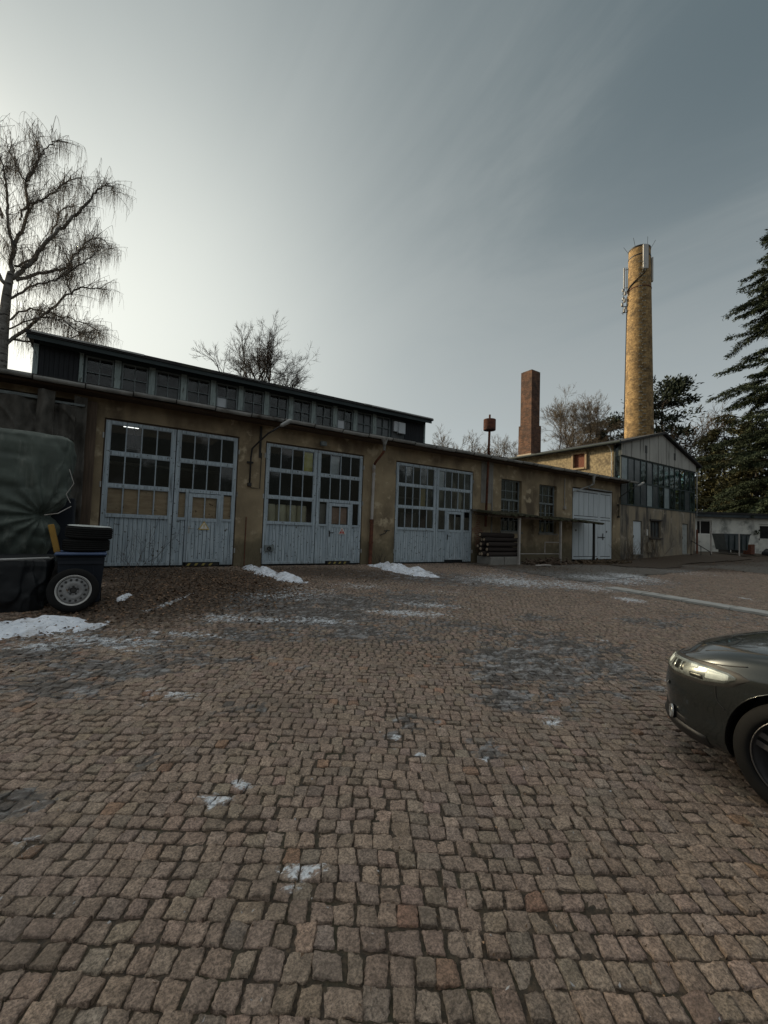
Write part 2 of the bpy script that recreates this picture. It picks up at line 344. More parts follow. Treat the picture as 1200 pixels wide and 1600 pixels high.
def add_grime(m, col2, z0, z1, amt, sc=(3, 3, .6)):
    nt = m.node_tree; p = nt.nodes['Principled BSDF']; old = p.inputs['Base Color'].links[0].from_socket
    tc = nd(nt, 'ShaderNodeTexCoord'); sp = nd(nt, 'ShaderNodeSeparateXYZ'); L(nt, tc.outputs['Object'], sp.inputs[0])
    mp = nd(nt, 'ShaderNodeMapping'); mp.inputs['Scale'].default_value = sc; L(nt, tc.outputs['Object'], mp.inputs[0])
    n = nd(nt, 'ShaderNodeTexNoise', i_Scale=3.0, i_Detail=8.0, i_Roughness=.75); L(nt, mp.outputs[0], n.inputs['Vector'])
    h = mth(nt, 'ADD', sp.outputs[2], mth(nt, 'MULTIPLY', n.outputs[0], -1.6))
    L(nt, mixc(nt, mth(nt, 'MULTIPLY', sstep(nt, h, z1, z0), amt), old, col2), p.inputs['Base Color'])
add_grime(Mt['blue'], (.06, .062, .05), -1.15, -.55, .8)     # local z: the gates hang from an origin at the wall foot
add_grime(Mt['white'], (.10, .10, .08), -1.2, -.65, .7)
def plaster_mat():
    m = mat('stained_ochre_plaster', (.36, .285, .18), (.235, .185, .118), .9, .92, .006, 30, (1, 1, 1), c3=(.115, .088, .058), s3=.75, t3=(.47, .66), st3=(1, 1, .55), c4=(.46, .38, .26), s4=2.2, t4=(.56, .68))
    nt = m.node_tree; p = nt.nodes['Principled BSDF']; old = p.inputs['Base Color'].links[0].from_socket
    tc = nd(nt, 'ShaderNodeTexCoord'); sp = nd(nt, 'ShaderNodeSeparateXYZ'); L(nt, tc.outputs['Object'], sp.inputs[0])
    n = nd(nt, 'ShaderNodeTexNoise', i_Scale=1.4, i_Detail=6.0, i_Roughness=.7); L(nt, tc.outputs['Object'], n.inputs['Vector'])
    # rising damp / splash dirt with a ragged upper edge
    h = mth(nt, 'ADD', sp.outputs[2], mth(nt, 'MULTIPLY', n.outputs[0], -1.5))
    col = mixc(nt, mth(nt, 'MULTIPLY', sstep(nt, h, .35, -.25), .75), old, (.085, .075, .045))
    # fallen render showing brick
    cb = nd(nt, 'ShaderNodeCombineXYZ'); L(nt, mth(nt, 'ADD', sp.outputs[0], sp.outputs[1]), cb.inputs[0]); L(nt, sp.outputs[2], cb.inputs[1])
    b = nd(nt, 'ShaderNodeTexBrick', i_Scale=1.0, i_Mortar_Size=.012, i_Brick_Width=.25, i_Row_Height=.077)
    b.inputs['Color1'].default_value = (.25, .11, .06, 1); b.inputs['Color2'].default_value = (.17, .08, .05, 1); b.inputs['Mortar'].default_value = (.24, .2, .15, 1); L(nt, cb.outputs[0], b.inputs['Vector'])
    dx = mth(nt, 'MULTIPLY', mth(nt, 'ABSOLUTE', mth(nt, 'SUBTRACT', sp.outputs[0], 3.72)), 1.6)
    dz = mth(nt, 'ABSOLUTE', mth(nt, 'SUBTRACT', sp.outputs[2], 1.25))
    n2 = nd(nt, 'ShaderNodeTexNoise', i_Scale=3.2, i_Detail=5.0); L(nt, tc.outputs['Object'], n2.inputs['Vector'])
    k = mth(nt, 'ADD', mth(nt, 'ADD', dx, mth(nt, 'MULTIPLY', dz, .55)), mth(nt, 'MULTIPLY', n2.outputs[0], 1.3))
    col = mixc(nt, mth(nt, 'MULTIPLY', sstep(nt, k, 1.12, .98), .9), col, b.outputs[0])
    # uneven darker brown band towards the top of the wall
    n3 = nd(nt, 'ShaderNodeTexNoise', i_Scale=.8, i_Detail=4.0); mp = nd(nt, 'ShaderNodeMapping'); mp.inputs['Scale'].default_value = (1.6, 1, .15); L(nt, tc.outputs['Object'], mp.inputs[0]); L(nt, mp.outputs[0], n3.inputs['Vector'])
    k3 = mth(nt, 'ADD', sp.outputs[2], mth(nt, 'MULTIPLY', n3.outputs[0], 2.2))
    col = mixc(nt, mth(nt, 'MULTIPLY', sstep(nt, k3, 5.0, 5.6), .65), col, (.085, .055, .035))
    L(nt, col, p.inputs['Base Color']); return m
Mt['plaster'] = plaster_mat()
Mt['roughcast'] = mat('ochre_roughcast_wall', (.44, .36, .22), (.22, .18, .115), 7, .95, .05, 9, c3=(.15, .12, .08), s3=2., t3=(.5, .72))
Mt['annexwall'] = mat('streaked_grey_brown_render', (.30, .25, .175), (.20, .18, .145), 1.2, .9, .006, 20, (1, 1, .5), c3=(.075, .068, .06), s3=1.1, t3=(.47, .64), st3=(2.2, 2.2, .4), c4=(.36, .32, .26), s4=1.6, t4=(.56, .70))

# ------------------------------------------------------------ ground
def gz(x, y):
    x = np.asarray(x, float); y = np.asarray(y, float)
    s = np.clip((x-22)/18, 0, 1); s = s*s*(3-2*s)
    return .0385*np.clip(y, -4, 13) + s*.5*np.clip(y/13, 0, 1)
def g1(x, y): return float(gz(x, y))
FR = (.8366, -.5478); FF = (.5478, .8366)     # paving frame: rows run along FR, columns along FF
WET=[(4.25,3.29,0.71,0.88,1),(5.35,3.63,0.67,0.7,0.9),(3.24,2.79,0.37,0.28,0.8),(3.45,3.22,0.21,0.39,0.7),(5.02,2.82,0.49,0.48,0.8),(2.19,2.78,0.13,0.13,0.8),(2.45,2.24,0.21,0.21,0.6),(1.9,2.68,0.1,0.14,0.6),(5.8,3.44,0.5,0.44,0.7),(-0.37,4.83,0.61,0.23,0.8),(0.2,5.01,0.75,0.27,0.9),(0.9,5.01,0.78,0.26,0.7),(1.02,3.65,0.15,0.12,0.7),(-0.3,3.02,0.16,0.11,0.9),(0.33,3.08,0.1,0.09,0.6),(2.87,6.54,1.23,1.02,1),(3.15,5.38,0.92,0.49,0.9),(1.8,5.74,0.65,0.38,0.8),(4.67,5.19,0.75,0.35,0.8),(5.4,7.18,0.84,0.88,0.9),(4.97,4.66,0.62,0.33,0.6),(8.43,3.92,0.55,0.4,0.8),(10.46,3.55,1.28,0.7,0.5),(3.88,4.56,0.36,0.19,0.7),(3.97,7.29,1.11,0.88,1),(6.57,4.96,0.76,0.35,0.6),(2.72,8.0,0.81,0.76,0.9),(-0.47,5.84,0.73,0.4,0.8),(0.36,6.01,0.98,0.4,0.7),(8.69,9.17,2.53,1.45,0.8),(13.72,8.84,2.9,1.8,0.8)]
SNOW=[(0.85,1.86,0.11,0.05,1.0),(0.61,2.55,0.09,0.07,1),(0.78,2.62,0.06,0.05,1),(0.77,1.81,0.04,0.03,0.7),(3.22,2.28,0.09,0.1,1),(2.28,2.14,0.06,0.04,0.9),(1.92,2.67,0.04,0.05,0.8),(1.92,2.37,0.04,0.03,0.9),(2.45,1.92,0.03,0.03,0.9),(0.6,4.14,0.32,0.11,0.75),(0.4,4.05,0.1,0.08,0.8),(-0.23,2.64,0.11,0.07,0.6),(2.88,6.08,0.58,0.24,0.8),(4.55,6.05,0.81,0.26,0.9),(1.63,6.76,0.54,0.33,0.8),(2.2,6.42,0.56,0.24,0.7),(0.04,6.14,0.95,0.29,0.8),(-0.49,6.09,0.44,0.19,0.8),(0.99,6.06,0.92,0.19,0.7),(0.28,5.64,0.52,0.13,0.6),(1.1,8.19,0.08,0.91,0.9),(2.94,8.27,0.73,0.55,0.7),(3.55,8.47,1.05,0.91,0.6),(5.17,8.9,0.94,0.58,0.6),(11.34,7.71,1.63,1.2,0.7),(10.06,8.49,1.78,1.22,0.8),(14.18,7.98,1.7,1.34,0.75),(15.98,8.06,1.11,1.6,.8),(10.6,5.42,0.38,0.45,0.9),(11.45,6.99,1.79,0.89,0.7),(10.59,9.45,1.47,1.25,0.6),(5.36,6.52,0.66,0.26,0.8),(6.78,7.56,1.14,0.56,0.5),(6.23,3.59,0.13,0.08,0.8),(14.47,4.41,0.19,0.32,0.8),(-0.1,4.96,0.22,0.09,0.6),(3.4,5.1,0.28,0.1,0.6),(21.24,8.33,2.58,1.96,0.5),(4.46,3.31,0.49,0.16,0.5),(4.66,3.92,0.37,0.16,0.45),(11.04,3.64,1.36,0.38,0.35)]
LITTER=[(1.34,9.09,1.45,2.21,1.2),(0.48,8.68,0.78,2.0,1.1),(2.46,8.77,1.09,1.87,0.9),(1.6,11.3,2.4,1.4,1.2),(6.01,10.9,2.99,1.32,0.9),(14.22,11.2,3.24,1.6,0.8),(21.51,11.2,5.78,1.7,1.0),(27.93,11.2,6.5,1.9,1.0),(33,11,6,3,.9)]
def field(x, y, bl):
    v = np.zeros_like(x)
    for bx, by, ra, rf, a in bl:
        dx = x-bx; dy = y-by
        r = (dx*FR[0]+dy*FR[1])/(ra*1.05); f = (dx*FF[0]+dy*FF[1])/(rf*1.05)
        v = np.maximum(v, a*np.exp(-.7*(r*r+f*f)))
    return v
def ground_nodes(name, stone):
    m = bpy.data.materials.new(name); m.use_nodes = True; nt = m.node_tree; p = nt.nodes['Principled BSDF']
    tc = nd(nt, 'ShaderNodeTexCoord')
    def noise(s, d=6., r=.6, off=0, dist=0., st=None):
        mp = nd(nt, 'ShaderNodeMapping'); mp.inputs['Location'].default_value = (off, off, 0)
        if st: mp.inputs['Rotation'].default_value = (0, 0, R_(33.2)); mp.inputs['Scale'].default_value = (1, st, 1)
        L(nt, tc.outputs['Object'], mp.inputs[0])
        n = nd(nt, 'ShaderNodeTexNoise', i_Scale=s, i_Detail=d, i_Roughness=r, i_Distortion=dist); L(nt, mp.outputs[0], n.inputs['Vector']); return n.outputs[0]
    def at(n):
        a = nd(nt, 'ShaderNodeAttribute', attribute_name=n); return a
    wet, snow, lit = at('wet').outputs['Fac'], at('snow').outputs['Fac'], at('litter').outputs['Fac']
    fine = noise(70., 4., .65, 5)
    if stone:
        base = at('stone').outputs['Color']
        gr = mixc(nt, sstep(nt, noise(95., 5., .75, 2), .34, .66), (.46, .45, .43), (1.50, 1.48, 1.45))
        base = mixc(nt, 1.0, base, gr, 'MULTIPLY')
        gr2 = mixc(nt, sstep(nt, noise(26., 4., .6, 12), .35, .65), (.78, .77, .76), (1.18, 1.18, 1.17))
        base = mixc(nt, 1.0, base, gr2, 'MULTIPLY')
        base = mixc(nt, mth(nt, 'MULTIPLY', sstep(nt, noise(150., 3., .6, 5), .60, .70), .8), base, (.045, .036, .03))  # dark pits painted into the colour, standing in for weak bump shading
        base = mixc(nt, mth(nt, 'MULTIPLY', sstep(nt, noise(170., 2., .6, 25), .70, .76), .55), base, (.45, .43, .40))
        base = mixc(nt, mth(nt, 'MULTIPLY', sstep(nt, noise(1.1, 5., .6, 9), .52, .75), .5), base, (.13, .10, .075))
    else:
        base = mixc(nt, sstep(nt, noise(45., 6., .7), .4, .65), (.032, .024, .016), (.095, .068, .044))
        base = mixc(nt, mth(nt, 'MULTIPLY', sstep(nt, noise(3., 5., .6, 4), .5, .7), .6), base, (.032, .036, .014))
    lm = sstep(nt, mth(nt, 'ADD', lit, mth(nt, 'MULTIPLY', mth(nt, 'SUBTRACT', noise(9., 7., .7, 21), .5), 1.7)), .35, .75)
    base = mixc(nt, mth(nt, 'MULTIPLY', lm, .85), base, mixc(nt, sstep(nt, noise(60., 5., .7, 8), .42, .62), (.030, .022, .015), (.082, .054, .033)))
    wn = mth(nt, 'ADD', wet, mth(nt, 'MULTIPLY', mth(nt, 'SUBTRACT', noise(2.9, 9., .72, 31, .7, 1.7), .5), 3.2))
    wm = mth(nt, 'MULTIPLY', sstep(nt, wn, .46, .66), sstep(nt, wet, .12, .34))
    base = mixc(nt, mth(nt, 'MULTIPLY', wm, .80), base, mixc(nt, sstep(nt, noise(4.5, 8., .7, 61, .3, 2.2), .46, .66), (.062, .060, .057), (.36, .37, .38)))
    sn = mth(nt, 'ADD', snow, mth(nt, 'MULTIPLY', mth(nt, 'SUBTRACT', noise(8., 9., .76, 41, .5, 2.0), .5), 2.9))
    sm = mth(nt, 'MULTIPLY', sstep(nt, sn, .55, .88), sstep(nt, noise(38., 6., .7, 81), .36, .52))
    base = mixc(nt, mth(nt, 'MULTIPLY', sm, .92), base, mixc(nt, sstep(nt, noise(50., 5., .7, 71), .35, .6), (.42, .46, .50), (.85, .89, .93)))
    L(nt, base, p.inputs['Base Color'])
    rg = mixc(nt, wm, (.62, .62, .62), mixc(nt, sstep(nt, noise(7., 4., .6, 55), .4, .6), (.26, .26, .26), (.6, .6, .6)))
    rg = mixc(nt, sm, rg, (.55, .55, .55)); L(nt, rg, p.inputs['Roughness'])
    p.inputs['Specular IOR Level'].default_value = .42
    b = nd(nt, 'ShaderNodeBump', i_Strength=1.0, i_Distance=.008); L(nt, mth(nt, 'ADD', noise(75., 6., .75, 5), mth(nt, 'MULTIPLY', noise(24., 4., .6, 6), .9)), b.inputs['Height']); L(nt, b.outputs[0], p.inputs['Normal'])
    return m
GM = ground_nodes('brown_joint_soil', False); SM = ground_nodes('cobble_stone', True)
def grid_axis(a, b, n): return np.linspace(a, b, n)
# base sheet: fine in the yard, coarse to the horizon
xs = np.r_[[-900, -400, -150, -60, -25], np.arange(-12, 44.01, .25), [50, 60, 80, 120, 300, 900]]
ys = np.r_[[-900, -300, -80, -30, -14], np.arange(-6, 16.01, .25), [20, 30, 50, 90, 200, 500, 1200]]
GX, GY = np.meshgrid(xs, ys); gx, gy = GX.ravel(), GY.ravel()
nx, ny = len(xs), len(ys)
ii = np.arange(nx*ny).reshape(ny, nx)
Fg = np.stack([ii[:-1, :-1], ii[:-1, 1:], ii[1:, 1:], ii[1:, :-1]], -1).reshape(-1, 4)
gzv = gz(gx, gy)-.010
tag(npmesh('ground', np.c_[gx, gy, gzv], Fg, GM, smooth=True, attrs=dict(wet=field(gx, gy, WET), snow=field(gx, gy, SNOW), litter=field(gx, gy, LITTER))), kind='structure')
# cobbles
def vnoise(x, y, s, seed):
    """smooth value noise"""
    r = np.random.default_rng(seed); T = r.random((64, 64))
    x = x/s+1000; y = y/s+1000; xi = np.floor(x).astype(int); yi = np.floor(y).astype(int); fx = x-xi; fy = y-yi
    fx = fx*fx*(3-2*fx); fy = fy*fy*(3-2*fy)
    a = T[yi % 64, xi % 64]; b = T[yi % 64, (xi+1) % 64]; c = T[(yi+1) % 64, xi % 64]; d = T[(yi+1) % 64, (xi+1) % 64]
    return a*(1-fx)*(1-fy)+b*fx*(1-fy)+c*(1-fx)*fy+d*fx*fy
def cobbles():
    P = .090; Q = .0915
    cr, cf, wr = [], [], []
    f = .25; row = 0
    while f < 27:
        span = f*1.05+1.6
        n = int(2*span/P)+2
        w = P*(1+RNG.normal(0, .10, n)); w = np.where(RNG.random(n) < .04, w*1.3, w); w = np.clip(w, .78*P, 1.5*P)
        r = -span+np.cumsum(w)-w/2+RNG.random()*P
        cr.append(r); cf.append(np.full(n, f)); wr.append(w)
        f += Q*(1+RNG.normal(0, .03)); row += 1
    r = np.concatenate(cr); f = np.concatenate(cf); w = np.concatenate(wr)
    # joints keep to loose columns: pull columns together by warping the whole pattern
    def warp(r, f):
        r2 = r+.14*(vnoise(r, f, 2.9, 3)-.5)+.035*(vnoise(r, f, .55, 4)-.5)
        f2 = f+.30*(vnoise(r, f, 3.1, 5)-.5)+.040*(vnoise(r, f, .6, 6)-.5)+.02*r*np.sin(f*.5)*.3
        return r2, f2
    rc, fc = warp(r, f)
    X = rc*FR[0]+fc*FF[0]; Y = rc*FR[1]+fc*FF[1]
    keep = (Y < 12.93) & (Y > -6) & (X > -9) & (X < 26)
    keep &= ~((X > 11.7) & (X < 12.45) & (Y < 6.5))
    keep &= ~((X > 12.6) & (Y > 7.6+.12*(X-12)))
    out = []
    for lo, hi, g in ((0, 5.0, [-1, -.975, -.9, -.62, -.3, 0, .3, .62, .9, .975, 1]), (5.0, 9.5, [-1, -.9, 0, .9, 1]), (9.5, 99, [-1, -.8, .8, 1])):
        k = keep & (f >= lo) & (f < hi); n = k.sum(); g = np.array(g); G = len(g)
        U, Vv = np.meshgrid(g, g); U = U.ravel(); Vv = Vv.ravel()
        R0, F0, W = r[k], f[k], w[k]
        cj = RNG.normal(0, .0050, (n, 4, 2)); gap = .0024+np.abs(RNG.normal(0, .0018, n))
        hw = (W/2-gap)[:, None]; hf = (Q/2-gap)[:, None]
        a = (1-U)/2; b = (1+U)/2; c = (1-Vv)/2; d = (1+Vv)/2
        wt = np.stack([a*c, b*c, b*d, a*d], 0)          # 4,G2
        jr = cj[:, :, 0] @ wt; jf = cj[:, :, 1] @ wt
        rd = .07
        su = U*np.sqrt(1-rd*Vv**2/1.0*U**2); sv = Vv*np.sqrt(1-rd*U**2*Vv**2)
        ed = np.maximum(np.abs(U), np.abs(Vv))
        wob = RNG.normal(0, .0019, (n, G*G))*(ed > .8)
        rr = R0[:, None]+hw*su+jr+wob; ff = F0[:, None]+hf*sv+jf+RNG.normal(0, .0019, (n, G*G))*(ed > .8)
        rr, ff = warp(rr, ff)
        x = rr*FR[0]+ff*FF[0]; y = rr*FR[1]+ff*FF[1]
        h = np.where(ed > .99, -.028, np.where(ed > .79, -.0045, 0.0))+.004*(1-np.minimum(1, (U**2+Vv**2)/1.6))
        if G == 11: h = np.where(ed > .99, -.030, np.where(ed > .97, -.0032, np.where(ed > .88, -.0010, 0.0)))+.0012*(1-(U**2+Vv**2)/2)
        hh = h[None, :]+RNG.normal(0, .0015, (n, G*G))*(ed < .99)+.006*(vnoise(x*1.0, y, .035, 77)-.5)*(ed < .99)+(U[None, :]*RNG.normal(0, .0032, (n, 1))+Vv[None, :]*RNG.normal(0, .0032, (n, 1)))+RNG.normal(0, .0025, (n, 1))
        z = gz(x, y)+hh+.02*(vnoise(x, y, 1.3, 8)-.5)*0
        base = np.array([.280, .215, .170])[None, :]*np.exp(RNG.normal(0, .10, (n, 1)))
        hue = RNG.random((n, 1))
        base = np.where(hue > .98, base*np.array([1.02, .84, .74]), base)
        base = np.where(hue < .22, base*np.array([.95, .98, 1.01]), base)
        base = base*(1+RNG.normal(0, .018, (n, 3)))
        ci = np.repeat(base, G*G, 0); rn = np.repeat(RNG.random(n), G*G)
        ix = np.arange(G*G).reshape(G, G)
        q = np.stack([ix[:-1, :-1], ix[:-1, 1:], ix[1:, 1:], ix[1:, :-1]], -1).reshape(-1, 4)
        Fc = (q[None]+(np.arange(n)*G*G)[:, None, None]).reshape(-1, 4)
        out.append((np.c_[x.ravel(), y.ravel(), z.ravel()], Fc, np.c_[ci, rn]))
    off = 0; Vs, Fs, Cs = [], [], []
    for v, fa, c in out: Vs.append(v); Fs.append(fa+off); Cs.append(c); off += len(v)
    V = np.concatenate(Vs); F = np.concatenate(Fs); C = np.concatenate(Cs)
    tag(npmesh('cobble_paving', V, F, SM, smooth=True, attrs=dict(stone=C[:, :3], wet=field(V[:, 0], V[:, 1], WET)+(C[:, 3]-.5)*.38, snow=field(V[:, 0], V[:, 1], SNOW)+(C[:, 3]-.5)*.22, litter=field(V[:, 0], V[:, 1], LITTER))), kind='structure')
cobbles()
def drape(name, poly_f, x0, x1, y0, y1, step, dz, m, kind='structure'):
    xs = np.arange(x0, x1+.001, step); ys = np.arange(y0, y1+.001, step)
    A, B = np.meshgrid(xs, ys); a, b = A.ravel(), B.ravel(); ix = np.arange(len(a)).reshape(len(ys), len(xs))
    q = np.stack([ix[:-1, :-1], ix[:-1, 1:], ix[1:, 1:], ix[1:, :-1]], -1).reshape(-1, 4)
    cx = a[q].mean(1); cy = b[q].mean(1); q = q[poly_f(cx, cy)]
    o = npmesh(name, np.c_[a, b, gz(a, b)+dz+.012*(vnoise(a, b, .35, 17)-.5)], q, m, smooth=True, attrs=dict(wet=field(a, b, WET)*.8, snow=field(a, b, SNOW), litter=field(a, b, LITTER)*.8, stone=np.tile([[.12, .112, .10]], (len(a), 1))))
    return tag(o, kind=kind)
drape('asphalt_apron', lambda x, y: (y > 7.55+.12*(x-12)+.5*(vnoise(x, y, 1.1, 2)-.5)) & (x > 12.45+.3*(vnoise(x, y, .9, 9)-.5)), 12, 26, 7, 12.9, .15, .006, SM)
drape('gravel_verge', lambda x, y: (y > 9.9+.05*(x-20)+1.2*(vnoise(x, y, 1.7, 2)-.5)), 20, 44, 8.5, 13.2, .2, .03, GM)
# far part of the yard: same granite setts, seen at a grazing angle
drape('far_paving', lambda x, y: (x > 25.4) & (y < 9.6+1.0*(vnoise(x, y, 1.7, 2)-.5)) | ((x > 12.5) & (x <= 25.4) & (y < 7.3) & False), 25, 44, -6, 11, .25, .004, SM)
# kerb strip of long concrete slabs
mb = MB()
y = -5.6; k = 0
while y < 6.4:
    l = .95; j = random.uniform(-.02, .02); h = random.uniform(.03, .045)
    a, b = g1(12, y), g1(12, y+l)
    base = len(mb.v)
    for (xx, yy, zz) in ((11.82+j, y+.01, a), (12.34+j, y+.01, a), (12.34+j, y+l-.01, b), (11.82+j, y+l-.01, b)):
        mb.v.append((xx, yy, zz-.05)); 
    for (xx, yy, zz) in ((11.83+j, y+.02, a), (12.33+j, y+.02, a), (12.33+j, y+l-.02, b), (11.83+j, y+l-.02, b)):
        mb.v.append((xx, yy, zz+h))
    for q in ((0, 3, 2, 1), (4, 5, 6, 7), (0, 1, 5, 4), (1, 2, 6, 5), (2, 3, 7, 6), (3, 0, 4, 7)): mb.f.append(tuple(base+i for i in q))
    y += l
tag(mb.build('kerb_strip', mat('pale_kerb_concrete', (.42, .42, .40), (.33, .325, .30), 3, .8, .003, 30, c3=(.2, .19, .16), s3=2.)), kind='structure')
# leaf litter: countless small leaves and twigs
def leaves():
    n = 15000; pts = []
    while len(pts) < n:
        b = LITTER[random.choices(range(len(LITTER)), [3.5, 1.2, 2.4, 3.5, 1.0, .9, 1.2, 1.2, .6])[0]]
        r = random.gauss(0, .75)*b[2]; f = random.gauss(0, .75)*b[3]
        x = b[0]+r*FR[0]+f*FF[0]; y = b[1]+r*FR[1]+f*FF[1]
        if y < 12.95 and y > 4: pts.append((x, y))
    for _ in range(1100):
        f = random.uniform(1.0, 6); r = random.uniform(-f, f); pts.append((r*FR[0]+f*FF[0], r*FR[1]+f*FF[1]))
    P = np.array(pts); n = len(P); a = RNG.random(n)*6.28; s = RNG.uniform(.012, .034, n); w = s*RNG.uniform(.25, .7, n)
    s[-1100:] *= RNG.uniform(.12, .42, 1100); w[-1100:] *= RNG.uniform(.15, .4, 1100)
    dx, dy = np.cos(a), np.sin(a); z = gz(P[:, 0], P[:, 1])+RNG.uniform(.004, .022, n); z[-1100:] = gz(P[-1100:, 0], P[-1100:, 1])+.006
    V = np.stack([np.c_[P[:, 0]-dx*s, P[:, 1]-dy*s, z], np.c_[P[:, 0]-dy*w, P[:, 1]+dx*w, z+RNG.uniform(0, .02, n)*(s/.02)], np.c_[P[:, 0]+dx*s, P[:, 1]+dy*s, z+RNG.uniform(0, .012, n)], np.c_[P[:, 0]+dy*w, P[:, 1]-dx*w, z+RNG.uniform(-.002, .01, n)]], 1).reshape(-1, 3)
    F = np.arange(4*n).reshape(n, 4)
    c = np.array([.11, .068, .040])[None]*np.exp(RNG.normal(0, .45, (n, 1))); c[-1100:] = c[-1100:]*1.3; k = RNG.random(1100)[:, None] < .25; c[-1100:] = np.where(k, .38, c[-1100:])
    m = bpy.data.materials.new('dead_leaves'); m.use_nodes = True; nt = m.node_tree; at = nd(nt, 'ShaderNodeAttribute', attribute_name='leafcol')
    L(nt, at.outputs['Color'], nt.nodes['Principled BSDF'].inputs['Base Color']); nt.nodes['Principled BSDF'].inputs['Roughness'].default_value = .8
    o = npmesh('fallen_leaves', V, F, m, attrs=dict(leafcol=np.repeat(c, 4, 0)))
    tag(o, 'brown fallen leaves and bits of twig scattered before the gates', 'leaves', kind='stuff')
leaves()
def snow_pile(spine, label, H=.22, seed=0):
    """mound along a spine [(x,y,halfwidth,height)]"""
    S = np.array(spine); x0, x1 = S[:, 0].min()-S[:, 2].max()-.2, S[:, 0].max()+S[:, 2].max()+.2; y0, y1 = S[:, 1].min()-S[:, 2].max()-.2, S[:, 1].max()+S[:, 2].max()+.2
    st = .035
    xs = np.arange(x0, x1, st); ys = np.arange(y0, y1, st); A, B = np.meshgrid(xs, ys); a, b = A.ravel(), B.ravel(); h = np.full(len(a), -9.)
    for i in range(len(S)-1):
        for t in np.linspace(0, 1, 14):
            c = S[i]*(1-t)+S[i+1]*t
            d = np.hypot(a-c[0], b-c[1])/c[2]
            h = np.maximum(h, c[3]*(1-d**1.6))
    ns = (vnoise(a, b, .22, 20+seed)-.5)*.55+(vnoise(a, b, .5, 21+seed)-.5)*.6+(vnoise(a, b, .08, 22+seed)-.5)*.40
    h = h*.62+ns*np.clip(S[:, 3].max(), .05, .2)*1.15
    ix = np.arange(len(a)).reshape(len(ys), len(xs)); q = np.stack([ix[:-1, :-1], ix[:-1, 1:], ix[1:, 1:], ix[1:, :-1]], -1).reshape(-1, 4)
    q = q[(h[q] > -.02).any(1)]
    used, inv = np.unique(q, return_inverse=True)
    V = np.c_[a, b, gz(a, b)+h][used]; cx, cy = float(S[:, 0].mean()), float(S[:, 1].mean())
    o = npmesh('snow_pile', V, inv.reshape(-1, 4), Mt['snow'], smooth=True, org=(cx, cy, g1(cx, cy))); o.location = (cx, cy, g1(cx, cy))
    tag(o, label, 'snow pile', 'heaps of old snow in the yard')
snow_pile([(-3.2, 7.2, .5, .10), (-1.6, 7.1, .48, .11), (-.7, 6.98, .42, .12), (-.2, 6.98, .28, .09), (.1, 7.05, .14, .04)], 'flat white snow patch in front of the leaning spare wheel', seed=1)
snow_pile([(3.6, 12.6, .22, .10), (3.75, 11.9, .26, .17), (3.8, 11.2, .34, .13), (3.95, 10.4, .3, .14), (4.02, 10.0, .2, .09), (4.08, 9.8, .1, .03)], 'narrow broken ridge of snow between the first and second gates', seed=2)
snow_pile([(8.0, 12.4, .3, .14), (8.15, 11.5, .55, .26), (8.2, 10.7, .5, .22), (8.2, 10.2, .34, .12), (8.22, 9.95, .18, .05)], 'large speckled snow heap at the foot of the grey downpipe', seed=3)
snow_pile([(.34, 8.55, .05, .05), (.40, 8.75, .06, .07), (.5, 9.0, .06, .06)], 'small clump of snow under the bare shrub beside the bin', seed=4)

# ------------------------------------------------------------ workshop building
EY = .5
WS = thing('workshop_building', (9.5, 13, EY), 'long single storey workshop with three blue gates and raised row of roof windows', 'building')
G1 = (-.03, 3.32); G2 = (4.12, 7.6); G3 = (8.98, 12.9); G4 = (19.8, 23.5)
holes = [(-4.2, -.42, .3, 4.62), (*G1, .3, 4.30), (*G2, .3, 4.29), (*G3, .3, 4.27), (*G4, .3, 4.24), (14.6, 15.95, 1.84, 4.15), (17.2, 18.52, 1.84, 4.13)]
mb = MB(); mb.panel(-7, 24.28, .2, 4.86, 13.0, 13.32, holes); mb.panel(13.32, 21, .2, 4.86, -7, -6.7, [], axis='X')
mb.build('wall', Mt['plaster'], WS)
mb = MB(); mb.box(13.98, 14.06, 12.975, 12.999, .3, 4.8); mb.box(12.9+.45, 14.0, 12.985, 12.998, 3.0, 4.8)
mb.build('pilaster', Mt['concrete'], WS)
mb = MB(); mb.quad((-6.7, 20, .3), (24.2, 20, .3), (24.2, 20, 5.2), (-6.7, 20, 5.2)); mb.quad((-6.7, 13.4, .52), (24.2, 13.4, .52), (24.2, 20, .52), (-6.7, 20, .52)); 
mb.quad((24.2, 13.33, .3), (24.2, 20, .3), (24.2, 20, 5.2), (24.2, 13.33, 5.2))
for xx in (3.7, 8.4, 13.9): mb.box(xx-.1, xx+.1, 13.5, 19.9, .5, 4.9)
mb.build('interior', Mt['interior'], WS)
mb = MB()   # roof slab
mb.prism([(12.40, 4.93), (16, 5.50), (20.5, 6.15), (28, 4.9), (28, 4.8), (20.5, 6.05), (16, 5.40), (12.40, 4.84)], -7.3, 24.95, 'X')
mb.build('roof', Mt['roof'], WS)
mb = MB(); mb.box(-7.2, 24.27, 12.54, 13.0, 4.77, 4.82)
mb.build('eaves_board', mat('brown_soffit_board', (.10, .065, .04), (.06, .04, .027), 3, .9, .002, 12, (.4, 6, 6)), WS)
mb = MB(); nseg = 60
